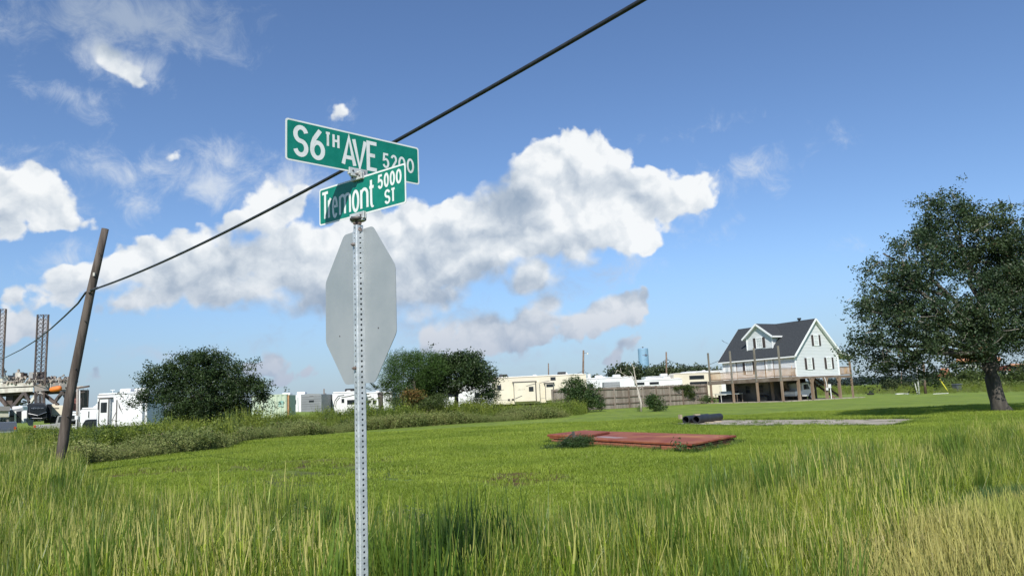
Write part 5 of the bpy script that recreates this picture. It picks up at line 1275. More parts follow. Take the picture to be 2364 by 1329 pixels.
# ------------------------------------------------------------------ concrete pad with pipes
CON = mat('concrete', (.42, .38, .31), (.27, .24, .19), .9, scale=1.6, detail=9, cracks=.35, bump=.3, bscale=12)
mb = B(); P0 = CONP[0]; cps = []
rr = random.Random(3)
for i, p in enumerate(CONP):
    q2 = CONP[(i+1) % 5]
    for k in range(8): f = k/8; w = p.lerp(q2, f); cps.append((w.x+rr.uniform(-.08, .08), w.y+rr.uniform(-.18, .18)))
mb.prism(cps, -.05, .035); cpad = mb.build('concrete_pad', CON); tag(cpad, 'old pale concrete pad flush with the lawn under the black pipes', 'concrete pad')
mb = B()
PIPE = mat('black_pipe', (.016, .018, .022), (.03, .032, .036), .55, scale=4)
def pipe(a, b_, r, label, wall=.03):
    a, b_ = Vector(a), Vector(b_); c = a.copy(); t_ = thing('drain_pipe', label, 'pipe', (c.x, c.y, 0), 0, 'black drain pipes on the concrete pad'); a -= t_.location; b_ -= t_.location
    d = (b_-a).normalized(); x = d.cross(Vector((0, 0, 1))).normalized(); y = x.cross(d); n = 28; vs = []; L_ = (b_-a).length
    for (p, r_) in ((a, r), (b_, r), (b_, r-wall), (a, r-wall)): vs += [tuple(p+x*math.cos(2*PI*k/n)*r_+y*math.sin(2*PI*k/n)*r_) for k in range(n)]
    mb = B(); mb.add(vs, [(i*n+k, i*n+(k+1) % n, ((i+1) % 4)*n+(k+1) % n, ((i+1) % 4)*n+k) for i in range(4) for k in range(n)]); mb.build('pipe_wall', PIPE, t_)
    return t_
Yq = ground(1590, 978, .03).y
rp_ = .175
def pc(px, Y): v_ = at(px, 967, Y); return Vector((v_.x, Y, .035+rp_))
p1 = pc(1607, Yq); p2 = pc(1662, Yq+2.2)
pipe(p1, p2, rp_, 'long black drain pipe lying on the concrete pad, nearer the camera')
off_ = Vector((-(p2-p1).y, (p2-p1).x, 0)).normalized()*.36
pipe(pc(1583, Yq+.25), pc(1583, Yq+.25)+(p2-p1)*.9, rp_, 'black drain pipe behind the long one, its open end left of it')
BLK = mat('board_wood', (.36, .28, .19), (.42, .36, .27), .9, scale=3)
for i, (px, py, L_, lb) in enumerate(((1637, 976, .38, 'short board lying in front of the long pipe, left one'), (1657, 973.5, .34, 'short board lying in front of the long pipe, right one'), (1571, 968, .12, 'concrete block at the left end of the pipes'), (1610, 955.5, .3, 'board lying on top between the pipes'))):
    g_ = ground(px, py, .035) if i < 3 else pc(1612, Yq+.9)+Vector((0, .2, rp_-.02)); sz = (L_, .12, .055) if i != 2 else (.12, .2, .26)
    q_ = B().box((0, 0, sz[2]/2), sz, .35).build('board' if i != 2 else 'block', BLK); q_.location = g_; tag(q_, lb, 'board' if i != 2 else 'block')
# ------------------------------------------------------------------ the stilt house
HC = ground(1845, 925); HC.z = 0
HYAW = math.atan2(.475, .88)
hs = thing('stilt_house', 'white sided house with steep dark roof and dormer raised on wooden stilts', 'house', HC, HYAW)
SID = mat('white_siding', (.64, .665, .67), (.585, .62, .635), .55, scale=.5)
TRM = mat('white_trim', (.80, .82, .82), None, .45)
SHG = mat('roof_shingles', (.022, .026, .031), (.046, .052, .058), .9, scale=9, detail=6, contrast=(.3, .7), bump=.4, bscale=16)
DKW = mat('deck_beam_wood', (.13, .095, .07), (.22, .18, .145), .9, scale=1.8, stretch=(.4, .4, 1), bump=.3, bscale=10)
PSW = mat('stilt_wood', (.20, .14, .095), (.29, .215, .155), .9, scale=2.2, stretch=(1, 1, .2), bump=.3, bscale=10)
GPW = mat('grey_post_wood', (.15, .135, .11), (.22, .20, .165), .9, scale=2.2, stretch=(1, 1, .2))
RLW = mat('rail_wood', (.46, .30, .18), (.55, .40, .27), .8, scale=1.5)
SHU = mat('shutter_brown', (.040, .030, .028), (.055, .042, .04), .7, scale=3)
CUR = mat('curtain_glass', (.45, .50, .50), (.58, .62, .62), .25, scale=2.)
UND = mat('ground_floor_wall', (.10, .095, .085), (.14, .13, .115), .9, scale=1)  # wall colour darkened to deepen the shade beneath the raised house
Wg, Lh, FZ, EZ, RZ, RX = 6.75, 10.7, 2.57, 4.72, 8.72, 3.45
slope = (RZ-EZ)/(RX+.35)
roofz = lambda x: EZ+(x+.35)*slope
# lap siding: each board a wedge, the lower edge proud
def siding(mb, a, b, zlo, zhi, outn, step=.15, top=None):
    """a,b: ends of the wall line (local 2D), outn: outward normal, top(t)->(t0,t1) clipping for a gable"""
    a, b, o_ = Vector((*a, 0)), Vector((*b, 0)), Vector((*outn, 0)); z = zlo
    while z < zhi-.01:
        z1 = min(z+step, zhi); t0, t1 = (0, 1) if top is None else top((z+z1)/2)
        u0, u1 = (0, 1) if top is None else top(z1-.001)
        if t1-t0 > .01:
            p, q_ = a.lerp(b, t0), a.lerp(b, t1); pu, qu = a.lerp(b, max(u0, 0)), a.lerp(b, max(u1, u0))
            Z0, Z1 = Vector((0, 0, z)), Vector((0, 0, z1))
            vs = [p+o_*.028+Z0, q_+o_*.028+Z0, qu+o_*.006+Z1, pu+o_*.006+Z1, p-o_*.03+Z0, q_-o_*.03+Z0, qu-o_*.03+Z1, pu-o_*.03+Z1]
            mb.add(vs, [(0, 1, 2, 3), (4, 7, 6, 5), (0, 4, 5, 1), (3, 2, 6, 7), (0, 3, 7, 4), (1, 5, 6, 2)])
        z += step
def gable(z):
    if z <= EZ: return (0, 1)
    xl = (z-EZ)/slope-.35; xr = 2*RX-xl; return (max(0, xl/Wg), min(1, xr/Wg))
mb = B(); siding(mb, (0, 0), (Wg, 0), FZ, RZ-.25, (0, -1), .16, gable); mb.build('gable_wall', SID, hs)
mb = B(); siding(mb, (0, .03), (0, Lh), FZ, EZ+.25, (-1, 0), .16); mb.build('front_wall', SID, hs)
mb = B(); siding(mb, (Wg, .03), (Wg, Lh), FZ, EZ+.1, (1, 0), .16); mb.build('rear_wall', SID, hs)
mb = B(); siding(mb, (0, Lh), (Wg, Lh), FZ, RZ-.25, (0, 1), .16, gable); mb.build('gable_wall', SID, hs)
B().box((Wg/2, Lh/2, FZ-.02), (Wg-.1, Lh-.1, .1)).build('floor_plate', DKW, hs)
for (x, y) in ((-.02, -.02), (Wg+.02, -.02), (-.02, Lh+.02), (Wg+.02, Lh+.02)): B().box((x, y, (FZ+EZ+.15)/2), (.13, .13, EZ+.15-FZ)).build('corner_trim', TRM, hs)
# main roof
y0, y1 = -.38, Lh+.4; th = .16
def slabroof(p, q_, ya, yb, name, m, t_=th):
    a = Vector((p[0], 0, p[1])); b = Vector((q_[0], 0, q_[1])); n = (b-a).cross(Vector((0, 1, 0))).normalized(); n = n if n.z > 0 else -n
    return B().extrude([a+Vector((0, ya, 0)), b+Vector((0, ya, 0)), b+n*t_+Vector((0, ya, 0)), a+n*t_+Vector((0, ya, 0))], (0, yb-ya, 0)).build(name, m, hs)
slabroof((-.35, EZ), (RX, RZ), y0, y1, 'roof_slope', SHG); xr = Wg+.25
slabroof((xr, RZ-(xr-RX)*slope), (RX, RZ), y0, y1, 'roof_slope', SHG)
zr = RZ-(xr-RX)*slope; slabroof((Wg+2.35, zr-.55), (xr, zr), y0, y1, 'porch_roof', SHG, .12)
for sgn, a, b in ((0, (-.40, EZ-.06), (RX, RZ-.02)), (1, (xr, zr-.02), (RX, RZ-.02)), (2, (xr, zr-.02), (Wg+2.4, zr-.57))):
    for yy in (y0-.025, y1+.025): B().bar((a[0], yy, a[1]+.07), (b[0], yy, b[1]+.07), .05, .20).build('rake_board', TRM, hs)
B().box((-.40, Lh/2, EZ+.02), (.05, y1-y0, .20)).build('fascia', TRM, hs); B().box((Wg+2.40, Lh/2, zr-.50), (.05, y1-y0, .18)).build('fascia', TRM, hs)
B().extrude([(-.35, y0, EZ-.02), (0, y0, EZ-.02+.35*slope*.0), (0, y0, EZ+.0), (-.35, y0, EZ+.0)], (0, y1-y0, 0)).build('soffit', TRM, hs)
slabroof((xr, zr-.03), (RX, RZ-.03), y0+.02, -.03, 'rake_soffit', TRM, .02); slabroof((-.3, EZ+.0), (RX, RZ-.04), y0+.02, -.03, 'rake_soffit', TRM, .02)
slabroof((Wg+2.3, zr-.57), (xr, zr-.03), y0+.02, y1-.02, 'porch_soffit', TRM, .02)
B().tube([(RX-.12, 1.75, RZ-.05), (RX-.12, 1.75, RZ+.28)], .13, 12).tube([(RX-.12, 1.75, RZ+.22), (RX-.12, 1.75, RZ+.40)], .22, 12).build('roof_vent', CBK, hs)
B().tube([(1.3, Lh+.2, 7.0), (.8, Lh+.6, 7.4)], .02, 5).tube([(.7, Lh+.62, 7.5), (1.0, Lh+.62, 7.3)], .03, 5).build('antenna', DKMET, hs)
# dormer
DX, D0, D1, DB, DE = .62, 3.45, 7.2, roofz(.62)+.02, 7.42
DA = (D0+D1)/2; DR = 8.72
ds = (DR-DE)/((D1-D0)/2)
dm = bpy.data.objects.new('dormer', None); COL.objects.link(dm); dm.parent = hs; dm['label'] = 'gabled dormer with one shuttered window'
def dg(z):
    if z <= DE: return (0, 1)
    h = (DR-z)/(DR-DE)/2; return (.5-h, .5+h)
mb = B(); siding(mb, (DX, D0), (DX, D1), DB, DR-.1, (-1, 0), .15, dg); mb.build('dormer_front', SID, dm)
for yy, nn in ((D0, -1), (D1, 1)):
    xe = (DE-EZ)/slope-.35
    B().extrude([(DX, yy, DB), (DX, yy, DE), (xe, yy, DE)], (0, -nn*.05, 0)).build('dormer_cheek', SID, dm)
    B().box((DX-.02, yy+nn*.02, (DB+DE)/2), (.12, .12, DE-DB)).build('dormer_trim', TRM, dm)
B().box((DX-.03, DA, DB+.03), (.06, D1-D0, .12)).build('sill_board', TRM, dm)
xo = DX-.38; xr_ = (DR-EZ)/slope-.35+.1; ov = .42
for sg in (-1, 1):
    ye = DA+sg*((D1-D0)/2+ov); ze = DE-ov*ds; xe = (ze-EZ)/slope-.35
    p = [Vector((xo, ye, ze)), Vector((xo, DA, DR)), Vector((xr_, DA, DR)), Vector((xe+.25, ye, ze))]
    B().extrude(p, (0, 0, .13)).build('dormer_roof', SHG, dm)
    B().bar((xo-.03, ye, ze+.03), (xo-.03, DA, DR+.03), .05, .20).build('dormer_rake', TRM, dm)
    B().bar((xo, ye+sg*.02, ze+.04), (xe+.2, ye+sg*.02, ze+.04), .05, .17).build('dormer_fascia', TRM, dm)
    B().extrude([v-Vector((0, 0, .02)) for v in p], (0, 0, -.02)).build('dormer_soffit', TRM, dm)
# windows
def window(parent, c, axis, w, h, shut=True, grid=(3, 4), name='window', g=CUR, sw=.30):
    """axis 'y': wall facing -y, axis 'x': wall facing -x"""
    c = Vector(c); n = Vector((0, -1, 0)) if axis == 'y' else Vector((-1, 0, 0)); u_ = Vector((1, 0, 0)) if axis == 'y' else Vector((0, 1, 0))
    def bx(mb, off_u, off_z, su, sz, d0, d1):
        cc = c+u_*off_u+Vector((0, 0, off_z))+n*((d0+d1)/2); s = (su, d1-d0, sz) if axis == 'y' else (d1-d0, su, sz); return mb.box(cc, s)
    w_ = bx(B(), 0, 0, w, h, .0, .035).build(name, g, parent)
    mb = B()
    for sg in (-1, 1): bx(mb, sg*(w/2+.045), 0, .09, h+.18, 0, .07); bx(mb, 0, sg*(h/2+.045), w, .09, 0, .07)
    mb.build('window_frame', TRM, w_ if parent is hs else parent)
    mb = B()
    for i in range(1, grid[0]): bx(mb, -w/2+w*i/grid[0], 0, .028, h, .036, .05)
    for i in range(1, grid[1]): bx(mb, 0, -h/2+h*i/grid[1], w, .028 if i != grid[1]//2 else .06, .037, .053)
    mb.build('muntins', TRM, w_ if parent is hs else parent)
    if shut:
        for sg in (-1, 1):
            s_ = bx(B(), sg*(w/2+.09+sw/2+.02), 0, sw, h+.12, .03, .06).build('shutter', SHU, parent)
window(hs, (2.12, -.02, 3.93), 'y', .62, 1.12); window(hs, (5.25, -.02, 3.93), 'y', .62, 1.12); window(hs, (RX+.08, -.02, 6.45), 'y', .60, 1.05)
window(dm, (DX-.02, DA, 6.65), 'x', .78, 1.05, sw=.38)
window(hs, (-.02, 6.6, 3.85), 'x', .95, 1.25, sw=.36)
for yc, wd in ((3.55, .85), (9.2, .9), (10.1, .75)):
    d_ = B().box((-.03, yc, FZ+1.05), (.05, wd, 2.05)).build('door', TRM, hs)
    B().box((-.065, yc, FZ+1.35), (.02, wd*.62, 1.2)).build('door_pane', CUR, d_)
    for sg in (-1, 1): B().box((-.045, yc+sg*(wd/2+.06), FZ+1.05), (.07, .09, 2.1)).build('door_frame', TRM, hs)
for yy in (3.0, 4.2, 8.55): B().box((-.06, yy, FZ+1.05), (.04, .05, 2.1)).build('drain_strip', DKW, hs)
# deck
DXo = -2.28; py_ = [0, 3.4, 7.05, 10.6]
B().box((DXo/2, Lh/2+.1, FZ-.10), (-DXo, Lh+.5, .06)).build('deck_floor', RLW, hs)
B().box((DXo, Lh/2+.1, FZ-.19), (.10, Lh+.6, .44)).build('deck_beam', DKW, hs)
B().box((DXo/2, -.10, FZ-.19), (-DXo, .10, .42)).build('deck_beam', DKW, hs)
B().box((Wg/2+.05, -.05, FZ-.12), (Wg+.1, .16, .22)).build('house_beam', DKW, hs)
B().box((Wg/2, Lh+.02, FZ-.15), (Wg, .16, .28)).build('house_beam', DKW, hs)
B().box((Wg+1.0, -.05, FZ-.16), (2.0, .12, .28)).build('deck_beam', DKW, hs); B().box((Wg+1.0, Lh/2, FZ-.08), (2.0, Lh, .06)).build('deck_floor', RLW, hs)
for i, y in enumerate(py_):
    B().box((DXo-.11, y-.02, (FZ-.4)/2), (.20, .20, FZ-.42)).build('stilt', PSW, hs)
    B().box((DXo-.13, y-.02, FZ-.4+1.85+.04*(i % 2)), (.155, .155, 3.7)).build('tall_post', GPW, hs)
def rail(a, b, n=None):
    a, b = Vector(a), Vector(b); L_ = (b-a).length; mb = B()
    mb.bar(a+Vector((0, 0, FZ+.92)), b+Vector((0, 0, FZ+.92)), .14, .05); mb.bar(a+Vector((0, 0, FZ+.14)), b+Vector((0, 0, FZ+.14)), .05, .09)
    mb.build('handrail', mat('rail_dark', (.20, .13, .09), (.28, .2, .14), .9, scale=2), hs)
    mb = B(); k = int(L_/.17)
    for i in range(k+1): p = a.lerp(b, i/k); mb.bar(p+Vector((0, 0, FZ+.08)), p+Vector((0, 0, FZ+.88)), .05, .05)
    mb.build('balusters', RLW, hs, kind='stuff')
rail((DXo, 0, 0), (DXo, 3.4, 0)); rail((DXo, 3.4, 0), (DXo, 7.05, 0)); rail((DXo, 7.05, 0), (DXo, 10.65, 0)); rail((DXo, 0, 0), (-.05, 0, 0)); rail((DXo, 10.9, 0), (-.05, 10.9, 0))
rail((Wg+.1, 0, 0), (Wg+1.95, 0, 0)); rail((Wg+2., 0, 0), (Wg+2., Lh, 0))
B().bar((DXo+1.5, .05, FZ-.0), (DXo+2.1, .4, FZ+1.2), .05, .05).bar((DXo+1.2, .05, FZ), (DXo+2.0, .3, FZ+.5), .05, .05).build('leaning_boards', RLW, hs)
# stilts under the gable with their knee braces
for x in (.06, 2.15, 4.35, 6.5):
    s_ = B().box((x, -.06, (FZ-.22)/2), (.25, .25, FZ-.24)).build('stilt', PSW, hs)
    if x > 1:
        for sg in (-1, 1): B().bar((x+sg*.10, -.07, FZ-.75), (x+sg*.38, -.07, FZ-.25), .09, .14).build('knee_brace', PSW, s_)
for x in (Wg+1.95,):
    for y in (0, 5, 10.4): B().box((x, y, (zr-.6)/2), (.17, .17, zr-.62)).build('porch_post', PSW, hs)
for x in (2.15, 4.35, 6.5):
    for y in (3.6, 7.1, 10.5): B().box((x, y, (FZ-.1)/2), (.24, .24, FZ-.12)).build('stilt', PSW, hs)
B().box((.1, 3.6, (FZ-.1)/2), (.24, .24, FZ-.12)).build('stilt', PSW, hs)
# ground floor room and floor slab
B().box((3.3, 5.2, .02), (12.4, 12.2, .10)).build('floor_slab', CON, hs)
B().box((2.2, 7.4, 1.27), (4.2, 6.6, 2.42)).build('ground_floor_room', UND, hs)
for yc in (5.2, 7.2, 9.0): 
    w_ = B().box((.085, yc, 1.45), (.04, .65, .85)).build('lower_window', GLS, hs)
    mb = B()
    for sg in (-1, 1): mb.box((.07, yc+sg*.36, 1.45), (.05, .07, .99)); mb.box((.07, yc, 1.45+sg*.46), (.05, .65, .07))
    mb.box((.06, yc, 1.45), (.03, .65, .04)); mb.build('window_frame', UND, w_)
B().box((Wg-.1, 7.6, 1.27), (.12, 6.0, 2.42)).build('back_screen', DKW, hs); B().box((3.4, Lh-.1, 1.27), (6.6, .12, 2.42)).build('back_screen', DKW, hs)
# stairs at the rear right
mb = B()
for k in range(11): mb.box((Wg+1.0-.02*k, 4.6-.30*k, 2.35-.21*k), (1.1, .28, .05))
mb.build('stair_treads', PSW, hs, kind='stuff')
for x in (Wg+.45, Wg+1.55): B().bar((x, 4.8, 2.5), (x, 1.2, 0.05), .05, .25).build('stringer', PSW, hs); B().bar((x, 4.8, 3.4), (x, 1.2, .95), .06, .06).build('stair_rail', PSW, hs)
mb = B()
for k in range(12): mb.bar((.9+.13*k, 3.1, 2.3-.17*k), (1.5+.13*k, 3.1, 2.3-.17*k), .28, .05)
mb.build('inner_stair', PSW, hs, kind='stuff'); B().bar((.9, 2.95, 2.4), (2.6, 2.95, .2), .05, .22).build('inner_stringer', PSW, hs)
def hl(x, y, z=0.): return HC+Vector((x*math.cos(HYAW)-y*math.sin(HYAW), x*math.sin(HYAW)+y*math.cos(HYAW), z))
t_ = thing('meter_box', 'pale grey electric meter boxes and conduit on the stilt under the gable', 'meter box', hl(4.62, -.30), HYAW)
B().box((-.02, 0, 1.42), (.36, .16, .42)).build('case', CWH, t_, bevel=.02); B().box((-.42, .02, 1.12), (.26, .14, .30)).build('lower_case', CWH, t_, bevel=.02)
B().tube([(.1, 0, 0), (.08, 0, 1.3)], .05, 8).build('conduit', CWH, t_); B().tube([(-.45, 0, 1.2), (-.50, 0, 1.9), (-.55, .1, 2.4)], .035, 8).build('riser_pipe', CWH, t_)
# white van and things beneath
vb = hl(2.15, 1.4); v_ = thing('parked_van', 'white vehicle with dark tonneau parked in the shade beneath the house', 'car', vb, HYAW)
B().extrude([(-.9, 0, .5), (-.95, 0, 1.05), (.1, 0, 1.12), (.2, 0, 1.15), (.25, 0, 1.9), (1.1, 0, 1.95), (1.35, 0, 1.75), (1.7, 0, 1.15), (2.0, 0, .95), (2.05, 0, .45), (.6, 0, .4)], (0, 2.0, 0)).build('body', CWH, v_, bevel=.1)
B().extrude([(.35, -.015, 1.18), (.38, -.015, 1.72), (1.0, -.015, 1.76), (1.35, -.015, 1.2)], (0, .02, 0)).build('window', GLS, v_)
for x in (-.4, 1.5): wheel(v_, (x, .1, .4), .4, .25, 'y')
B().box((-.45, .9, 1.09), (.9, 1.7, .05)).build('bed_cover', CBK, v_)
B().tube([(2.0, -.02, 1.0), (1.8, -.03, 1.4)], .05, 6).build('mirror_arm', CWH, v_)
t_ = thing('table', 'long table with a pale top in the shade behind the left stilts', 'table', hl(-1.4, 8.8), HYAW)
B().box((0, 0, 1.02), (.9, 3.6, .06)).build('tabletop', mat('pale_top', (.50, .55, .56), None, .4), t_)
B().box((.1, .4, 1.2), (.5, 1.8, .28)).build('folded_cover', mat('grey_cover', (.28, .33, .35), None, .8), t_)
for x in (-.4, .4):
    for y in (-1.7, 1.7): B().box((x, y, .5), (.06, .06, 1.0)).build('leg', DKW, t_)
B().box((.2, .2, .48), (.5, 3.0, .9)).build('cabinet', CBK, t_)
t_ = thing('equipment', 'dark covered machine beside the lower room wall', 'machine', hl(-.6, 4.4), HYAW); B().rbox((0, 0, .42), (.8, 1.5, .75), .25).build('cover', CBK, t_); 
for k in (-.5, .5): wheel(t_, (-.3, k, .2), .2, .12, 'x')
t_ = thing('post', 'thin pale metal pole leaning under the deck near its left end', 'pole', hl(-2.1, 9.3)); B().tube([(0, 0, 0), (-.06, 0, 2.0)], .035, 6).build('shaft', WP, t_)
# ------------------------------------------------------------------ poles, wires, tower behind
def power_pole(label, px, pt_, Y, r=.16, lean=0, name='power_pole', group='power poles in the distance'):
    b = Vector((at(px, 900, Y).x, Y, 0)); t_ = thing(name, label, 'pole', b, group=group); top = at(px+lean, pt_, Y)-b
    B().tube([(0, 0, 0), top], [r, r*.75], 8).build('shaft', BRN, t_, smooth=True); return t_, top, b
tp1, top1, b1 = power_pole('brown power pole with a white transformer behind the caravans', 1343, 808, 130., .20, 4)
B().tube([top1+Vector((.75, 0, -4.2)), top1+Vector((.75, 0, -5.6))], .34, 12).build('transformer', CWH, tp1); B().tube([top1+Vector((.7, 0, -.5)), top1+Vector((.7, 0, -.75))], .16, 8).build('lamp', CWH, tp1); B().bar(top1+Vector((0, 0, -.5)), top1+Vector((.8, 0, -.5)), .06).build('arm', DKMET, tp1)
tp2, top2, b2_ = power_pole('reddish brown power pole rising from the far trees right of the water tower', 1538, 812, 150., .20, 0); B().box(top2+Vector((0, 0, -1.2)), (.35, .2, .1)).build('arm', BRN, tp2)
tp3, top3, b3_ = power_pole('thin brown power pole left of the transformer pole', 1266, 838, 170., .16, 0)
tp4, top4, b4_ = power_pole('thin distant power pole above the small caravan left of the signpost', 748, 897, 140., .14, 0); B().box(top4+Vector((.25, 0, -1.)), (.3, .2, .3)).build('arm', DKMET, tp4)
tp5, top5, b5_ = power_pole('faint far power pole left of the signpost', 785, 908, 190., .14, 0)
tp6, top6, b6_ = power_pole('faint far pole between the stilt house and the oak', 2081, 858, 160., .12, 0)
def wire(a, b, sag, label, r=.035, n=24):
    a, b = Vector(a), Vector(b); pts = [a.lerp(b, i/n)-Vector((0, 0, sag*4*(i/n)*(1-i/n))) for i in range(n+1)]
    tag(B().tube(pts, r, 5).build('wire', CAB), label, 'wire', 'wires between the distant poles')
T1, T2, T3 = top1+b1, top2+b2_, top3+b3_
wire(at(1140, 868, 170.), T1-Vector((0, 0, 3.5)), 2.2, 'sagging wire left of the transformer pole'); wire(at(1130, 872, 170.), T1-Vector((0, 0, 6.)), .6, 'lower wire left of the transformer pole', .03)
wire(T1-Vector((0, 0, 3.8)), at(1420, 852, 150.), 1.0, 'wire running right from the transformer pole into the trees'); wire(T1-Vector((0, 0, 5.8)), at(1420, 856, 140.), .3, 'lower wire running right from the transformer pole', .03); wire(T1-Vector((0, 0, 4.6)), at(1640, 858, 150.), .8, 'long low wire from the transformer pole to the house', .025)
wire(at(1470, 846, 150.), T2-Vector((0, 0, 1.4)), .8, 'wire rising to the reddish pole past the water tower', .035); wire(T2-Vector((0, 0, 1.4)), at(1660, 832, 130.), 1.3, 'wire sagging from the reddish pole to the stilt house', .035)
wire(at(1640, 852, 130.), at(1700, 850, 130.), .1, 'short wire behind the left end of the stilt house', .03)
wire(at(1968, 825, 100.), at(2300, 812, 110.), .5, 'wire leaving the right eave of the stilt house', .025); wire(at(1968, 845, 120.), at(2364, 835, 120.), .5, 'lower wire right of the stilt house', .02)
YW = 900.; b = Vector((at(1491, 905, YW).x, YW, 0)); t_ = thing('water_tower', 'pale blue cylindrical water tower with a dark painted emblem above the far trees', 'water tower', b)
BL = mat('tower_blue', (.20, .34, .49), (.22, .37, .52), .6, scale=.05); rT = 6.2; zt2 = at(1491, 803, YW).z
B().tube([(0, 0, 0), (0, 0, zt2-1.2), (0, 0, zt2-.3), (0, 0, zt2)], [rT, rT, rT*.93, rT*.6], 40).build('tank', BL, t_, smooth=False); B().tube([(0, 0, zt2), (0, 0, zt2+1.6)], .9, 8).build('vent', DKMET, t_)
def on_tank(a, z, w, h, m_, name, rot=0.):
    A = R_(a); c = Vector((math.sin(A)*(rT+.03), -math.cos(A)*(rT+.03), z)); return c, A
mb = B(); rr = random.Random(12)
for i in range(26):
    a = 18+rr.gauss(0, 12); z = zt2-9.2+rr.gauss(0, 1.5); A = R_(a); mb.box((math.sin(A)*(rT+.05), -math.cos(A)*(rT+.05), z), (rr.uniform(.3, 1.3), .1, rr.uniform(.2, .7)), A, 0, rr.uniform(-.8, .8))
for k in range(7):
    A = R_(-4+k*7); mb.box((math.sin(A)*(rT+.06), -math.cos(A)*(rT+.06), zt2-8.0-.35*abs(k-3)), (.8, .1, .25), A)
mb.build('emblem', mat('emblem_dark', (.05, .08, .13), (.2, .1, .1), .7, scale=.4), t_)
mb = B()
for j, (z, n_) in enumerate(((zt2-14.2, 5), (zt2-18.3, 4))):
    for k in range(n_):
        A = R_(-2+k*10+j*4); mb.box((math.sin(A)*(rT+.05), -math.cos(A)*(rT+.05), z), (.18, .1, 2.2), A); mb.box((math.sin(A+.06)*(rT+.05), -math.cos(A+.06)*(rT+.05), z+(.9 if k % 2 else -.9)), (.7, .1, .2), A)
mb.build('lettering', mat('faded_blue', (.13, .28, .44), None, .7), t_)
# ------------------------------------------------------------------ right background
b = Vector((at(2122, 911, 88.).x, 88., 0)); t_ = thing('flag_pole', 'tall thin white pole standing right of the stilt house', 'pole', b); B().tube([(0, 0, 0), at(2118, 868, 88.)-b, at(2116, 820, 88.)-b], [.11, .085, .06], 8).build('shaft', WP, t_, smooth=True)
b = Vector((at(2118, 909, 88.3).x, 88.3, 0)); t_ = thing('guard', 'short leaning pale strut against the white pole', 'strut', b); B().tube([(0, 0, 0), at(2112, 884, 88.3)-b], .05, 6).build('shaft', WP, t_)
post('thick brown wooden pole beside the thin white pole', 2137, 910, 2131, 835, 90., .16, BRN, 'power_pole', 'pole')
b = Vector((at(2191, 909, 90.).x, 90., 0)); t_ = thing('guy_guard', 'bright yellow slanted guy wire guard', 'guard', b); B().tube([(0, 0, 0), at(2169, 874, 90.)-b], .055, 6).build('sleeve', mat('yellow', (.75, .68, .06), None, .5), t_)
B().tube([at(2169, 874, 90.)-b, at(2136, 822, 90.)-b], .015, 5).build('cable', CAB, t_)
YB2 = 96.; b = Vector((at(2212, 907, YB2).x, YB2, 0)); t_ = thing('trash_bin', 'dark grey wheeled trash bin standing in the field', 'bin', b, .3)
B().extrude([(-.38, -.3, .1), (.38, -.3, .1), (.46, -.3, .85), (-.46, -.3, .85)], (0, .7, 0)).build('body', mat('bin_grey', (.07, .08, .095), None, .5), t_, bevel=.03); B().rbox((0, .02, .93), (1.0, .85, .14), .05).build('lid', MATS['bin_grey'], t_); wheel(t_, (-.35, .35, .14), .14, .08, 'y'); wheel(t_, (.35, .35, .14), .14, .08, 'y')
b = ground(2010, 911); t_ = thing('old_tire', 'black old tire lying on the lawn right of the stilt house', 'tire', b)
mb = B(); n1_, n2_ = 20, 8
for i in range(n1_):
    a = 2*PI*i/n1_
    for j in range(n2_): q_ = 2*PI*j/n2_; R1 = .34+.13*math.cos(q_); mb.v.append((R1*math.cos(a), R1*math.sin(a), .13+.12*math.sin(q_)))
for i in range(n1_):
    for j in range(n2_): mb.f.append((i*n2_+j, ((i+1) % n1_)*n2_+j, ((i+1) % n1_)*n2_+(j+1) % n2_, i*n2_+(j+1) % n2_))
mb.build('tread', RUB, t_, smooth=True); B().tube([(0, -.2, .2), (.1, .2, .34)], .2, 8).build('inner_lump', RUB, t_)
for i, (x0, x1, lb) in enumerate(((2068, 2090, 'long pale board lying in the grass left of the white pole'), (2092, 2097, 'small pale scrap beside the long board'), (2154, 2190, 'thin pale pipe lying in the grass by the yellow guard'))):
    g_ = ground((x0+x1)/2, 909.5-(i == 2)); L_ = (x1-x0)/F_PX*g_.y; q_ = B().rbox((0, 0, .06 if i < 2 else .03), (L_, .35 if i < 2 else .06, .12 if i < 2 else .06), .02).build('board' if i < 2 else 'pipe', WP); q_.location = g_; q_.rotation_euler.z = .03; tag(q_, lb, 'board' if i < 2 else 'pipe')
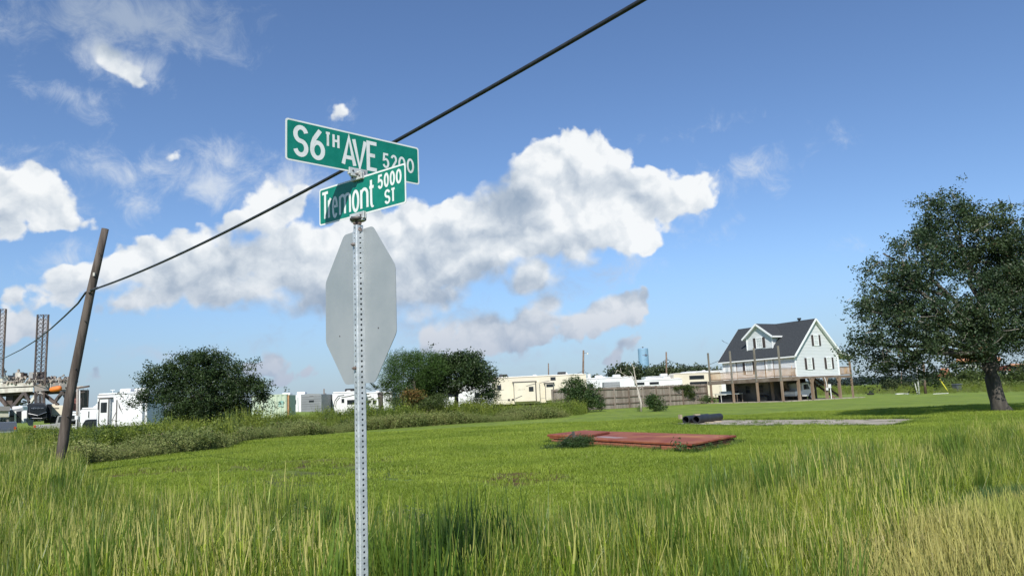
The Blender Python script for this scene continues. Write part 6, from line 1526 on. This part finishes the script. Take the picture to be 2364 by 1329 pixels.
def farhouse(label, x0, x1, yr, ye, yb, Y, roofm, wallm, legs=True):
    b = Vector((at((x0+x1)/2, 900, Y).x, Y, 0)); t_ = thing('far_house', label, 'house', b); q = lambda px, py, dy=0.: at(px, py, Y+dy)-b
    B().extrude([q(x0, ye, -1), q(x1, ye, -1), q(x1-3, yr, 3), q(x0+5, yr, 3)], (0, .2, -.25)).build('roof', roofm, t_); B().extrude([q(x0, ye, 7), q(x1, ye, 7), q(x1-3, yr, 3.1), q(x0+5, yr, 3.1)], (0, .2, -.25)).build('roof', roofm, t_)
    zf = q(x0, yb).z; B().extrude([q(x0+3, ye+.5, 0), q(x1-3, ye+.5, 0), q(x1-3, yb, 0), q(x0+3, yb, 0)], (0, 6, 0)).build('wall', wallm, t_)
    for k in range(3):
        xx = x0+(x1-x0)*(k+.5)/3; w_ = B().box(q(xx, (ye+yb)/2+.5, -.03), (1.1, .06, 1.2)).build('window', GLS, t_)
    if legs:
        for k in range(5): xx = x0+4+(x1-x0-8)*k/4; B().box((q(xx, 900).x, 0, zf/2), (.3, .3, zf)).build('stilt', WP, t_)
ORR = mat('orange_roof', (.62, .30, .16), (.52, .25, .13), .8, scale=.6); RDR = mat('red_tin', (.26, .07, .045), (.34, .13, .08), .7, scale=.9, stretch=(4, 1, 1))
farhouse('far house with an orange roof glimpsed under the oak crown', 2206, 2312, 824, 832, 846, 175., ORR, CWH)
farhouse('far red sided stilt house right of the oak trunk', 2326, 2400, 839, 842, 854, 170., ORR, mat('red_wall', (.30, .10, .07), (.36, .14, .10), .8, scale=.5))
b = Vector((at(2176, 905, 150.).x, 150., 0)); t_ = thing('tin_roof_shed', 'steep rusty red tin roof seen under the left of the oak crown', 'shed', b); q = lambda px, py, dy=0.: at(px, py, 150.+dy)-b
B().extrude([q(2164, 868), q(2183, 871), q(2190, 851, 3), q(2173, 849, 3)], (0, .2, -.2)).build('roof', RDR, t_); B().extrude([q(2190, 851, 3.2), q(2173, 849, 3.2), q(2186, 868, 6), q(2200, 870, 6)], (0, .2, -.2)).build('roof', RDR, t_)
mb = B()
for k in range(4): mb.bar(q(2167+k*4.5, 868.3, -.1), q(2176+k*4.2, 849.6, 2.9), .08, .08)
mb.build('roof_seam', ORR, t_); B().box((0, 3, 1.4), (2.2, 3.0, 2.6)).build('wall', DKW, t_)
for m_ in MATS.values(): pass
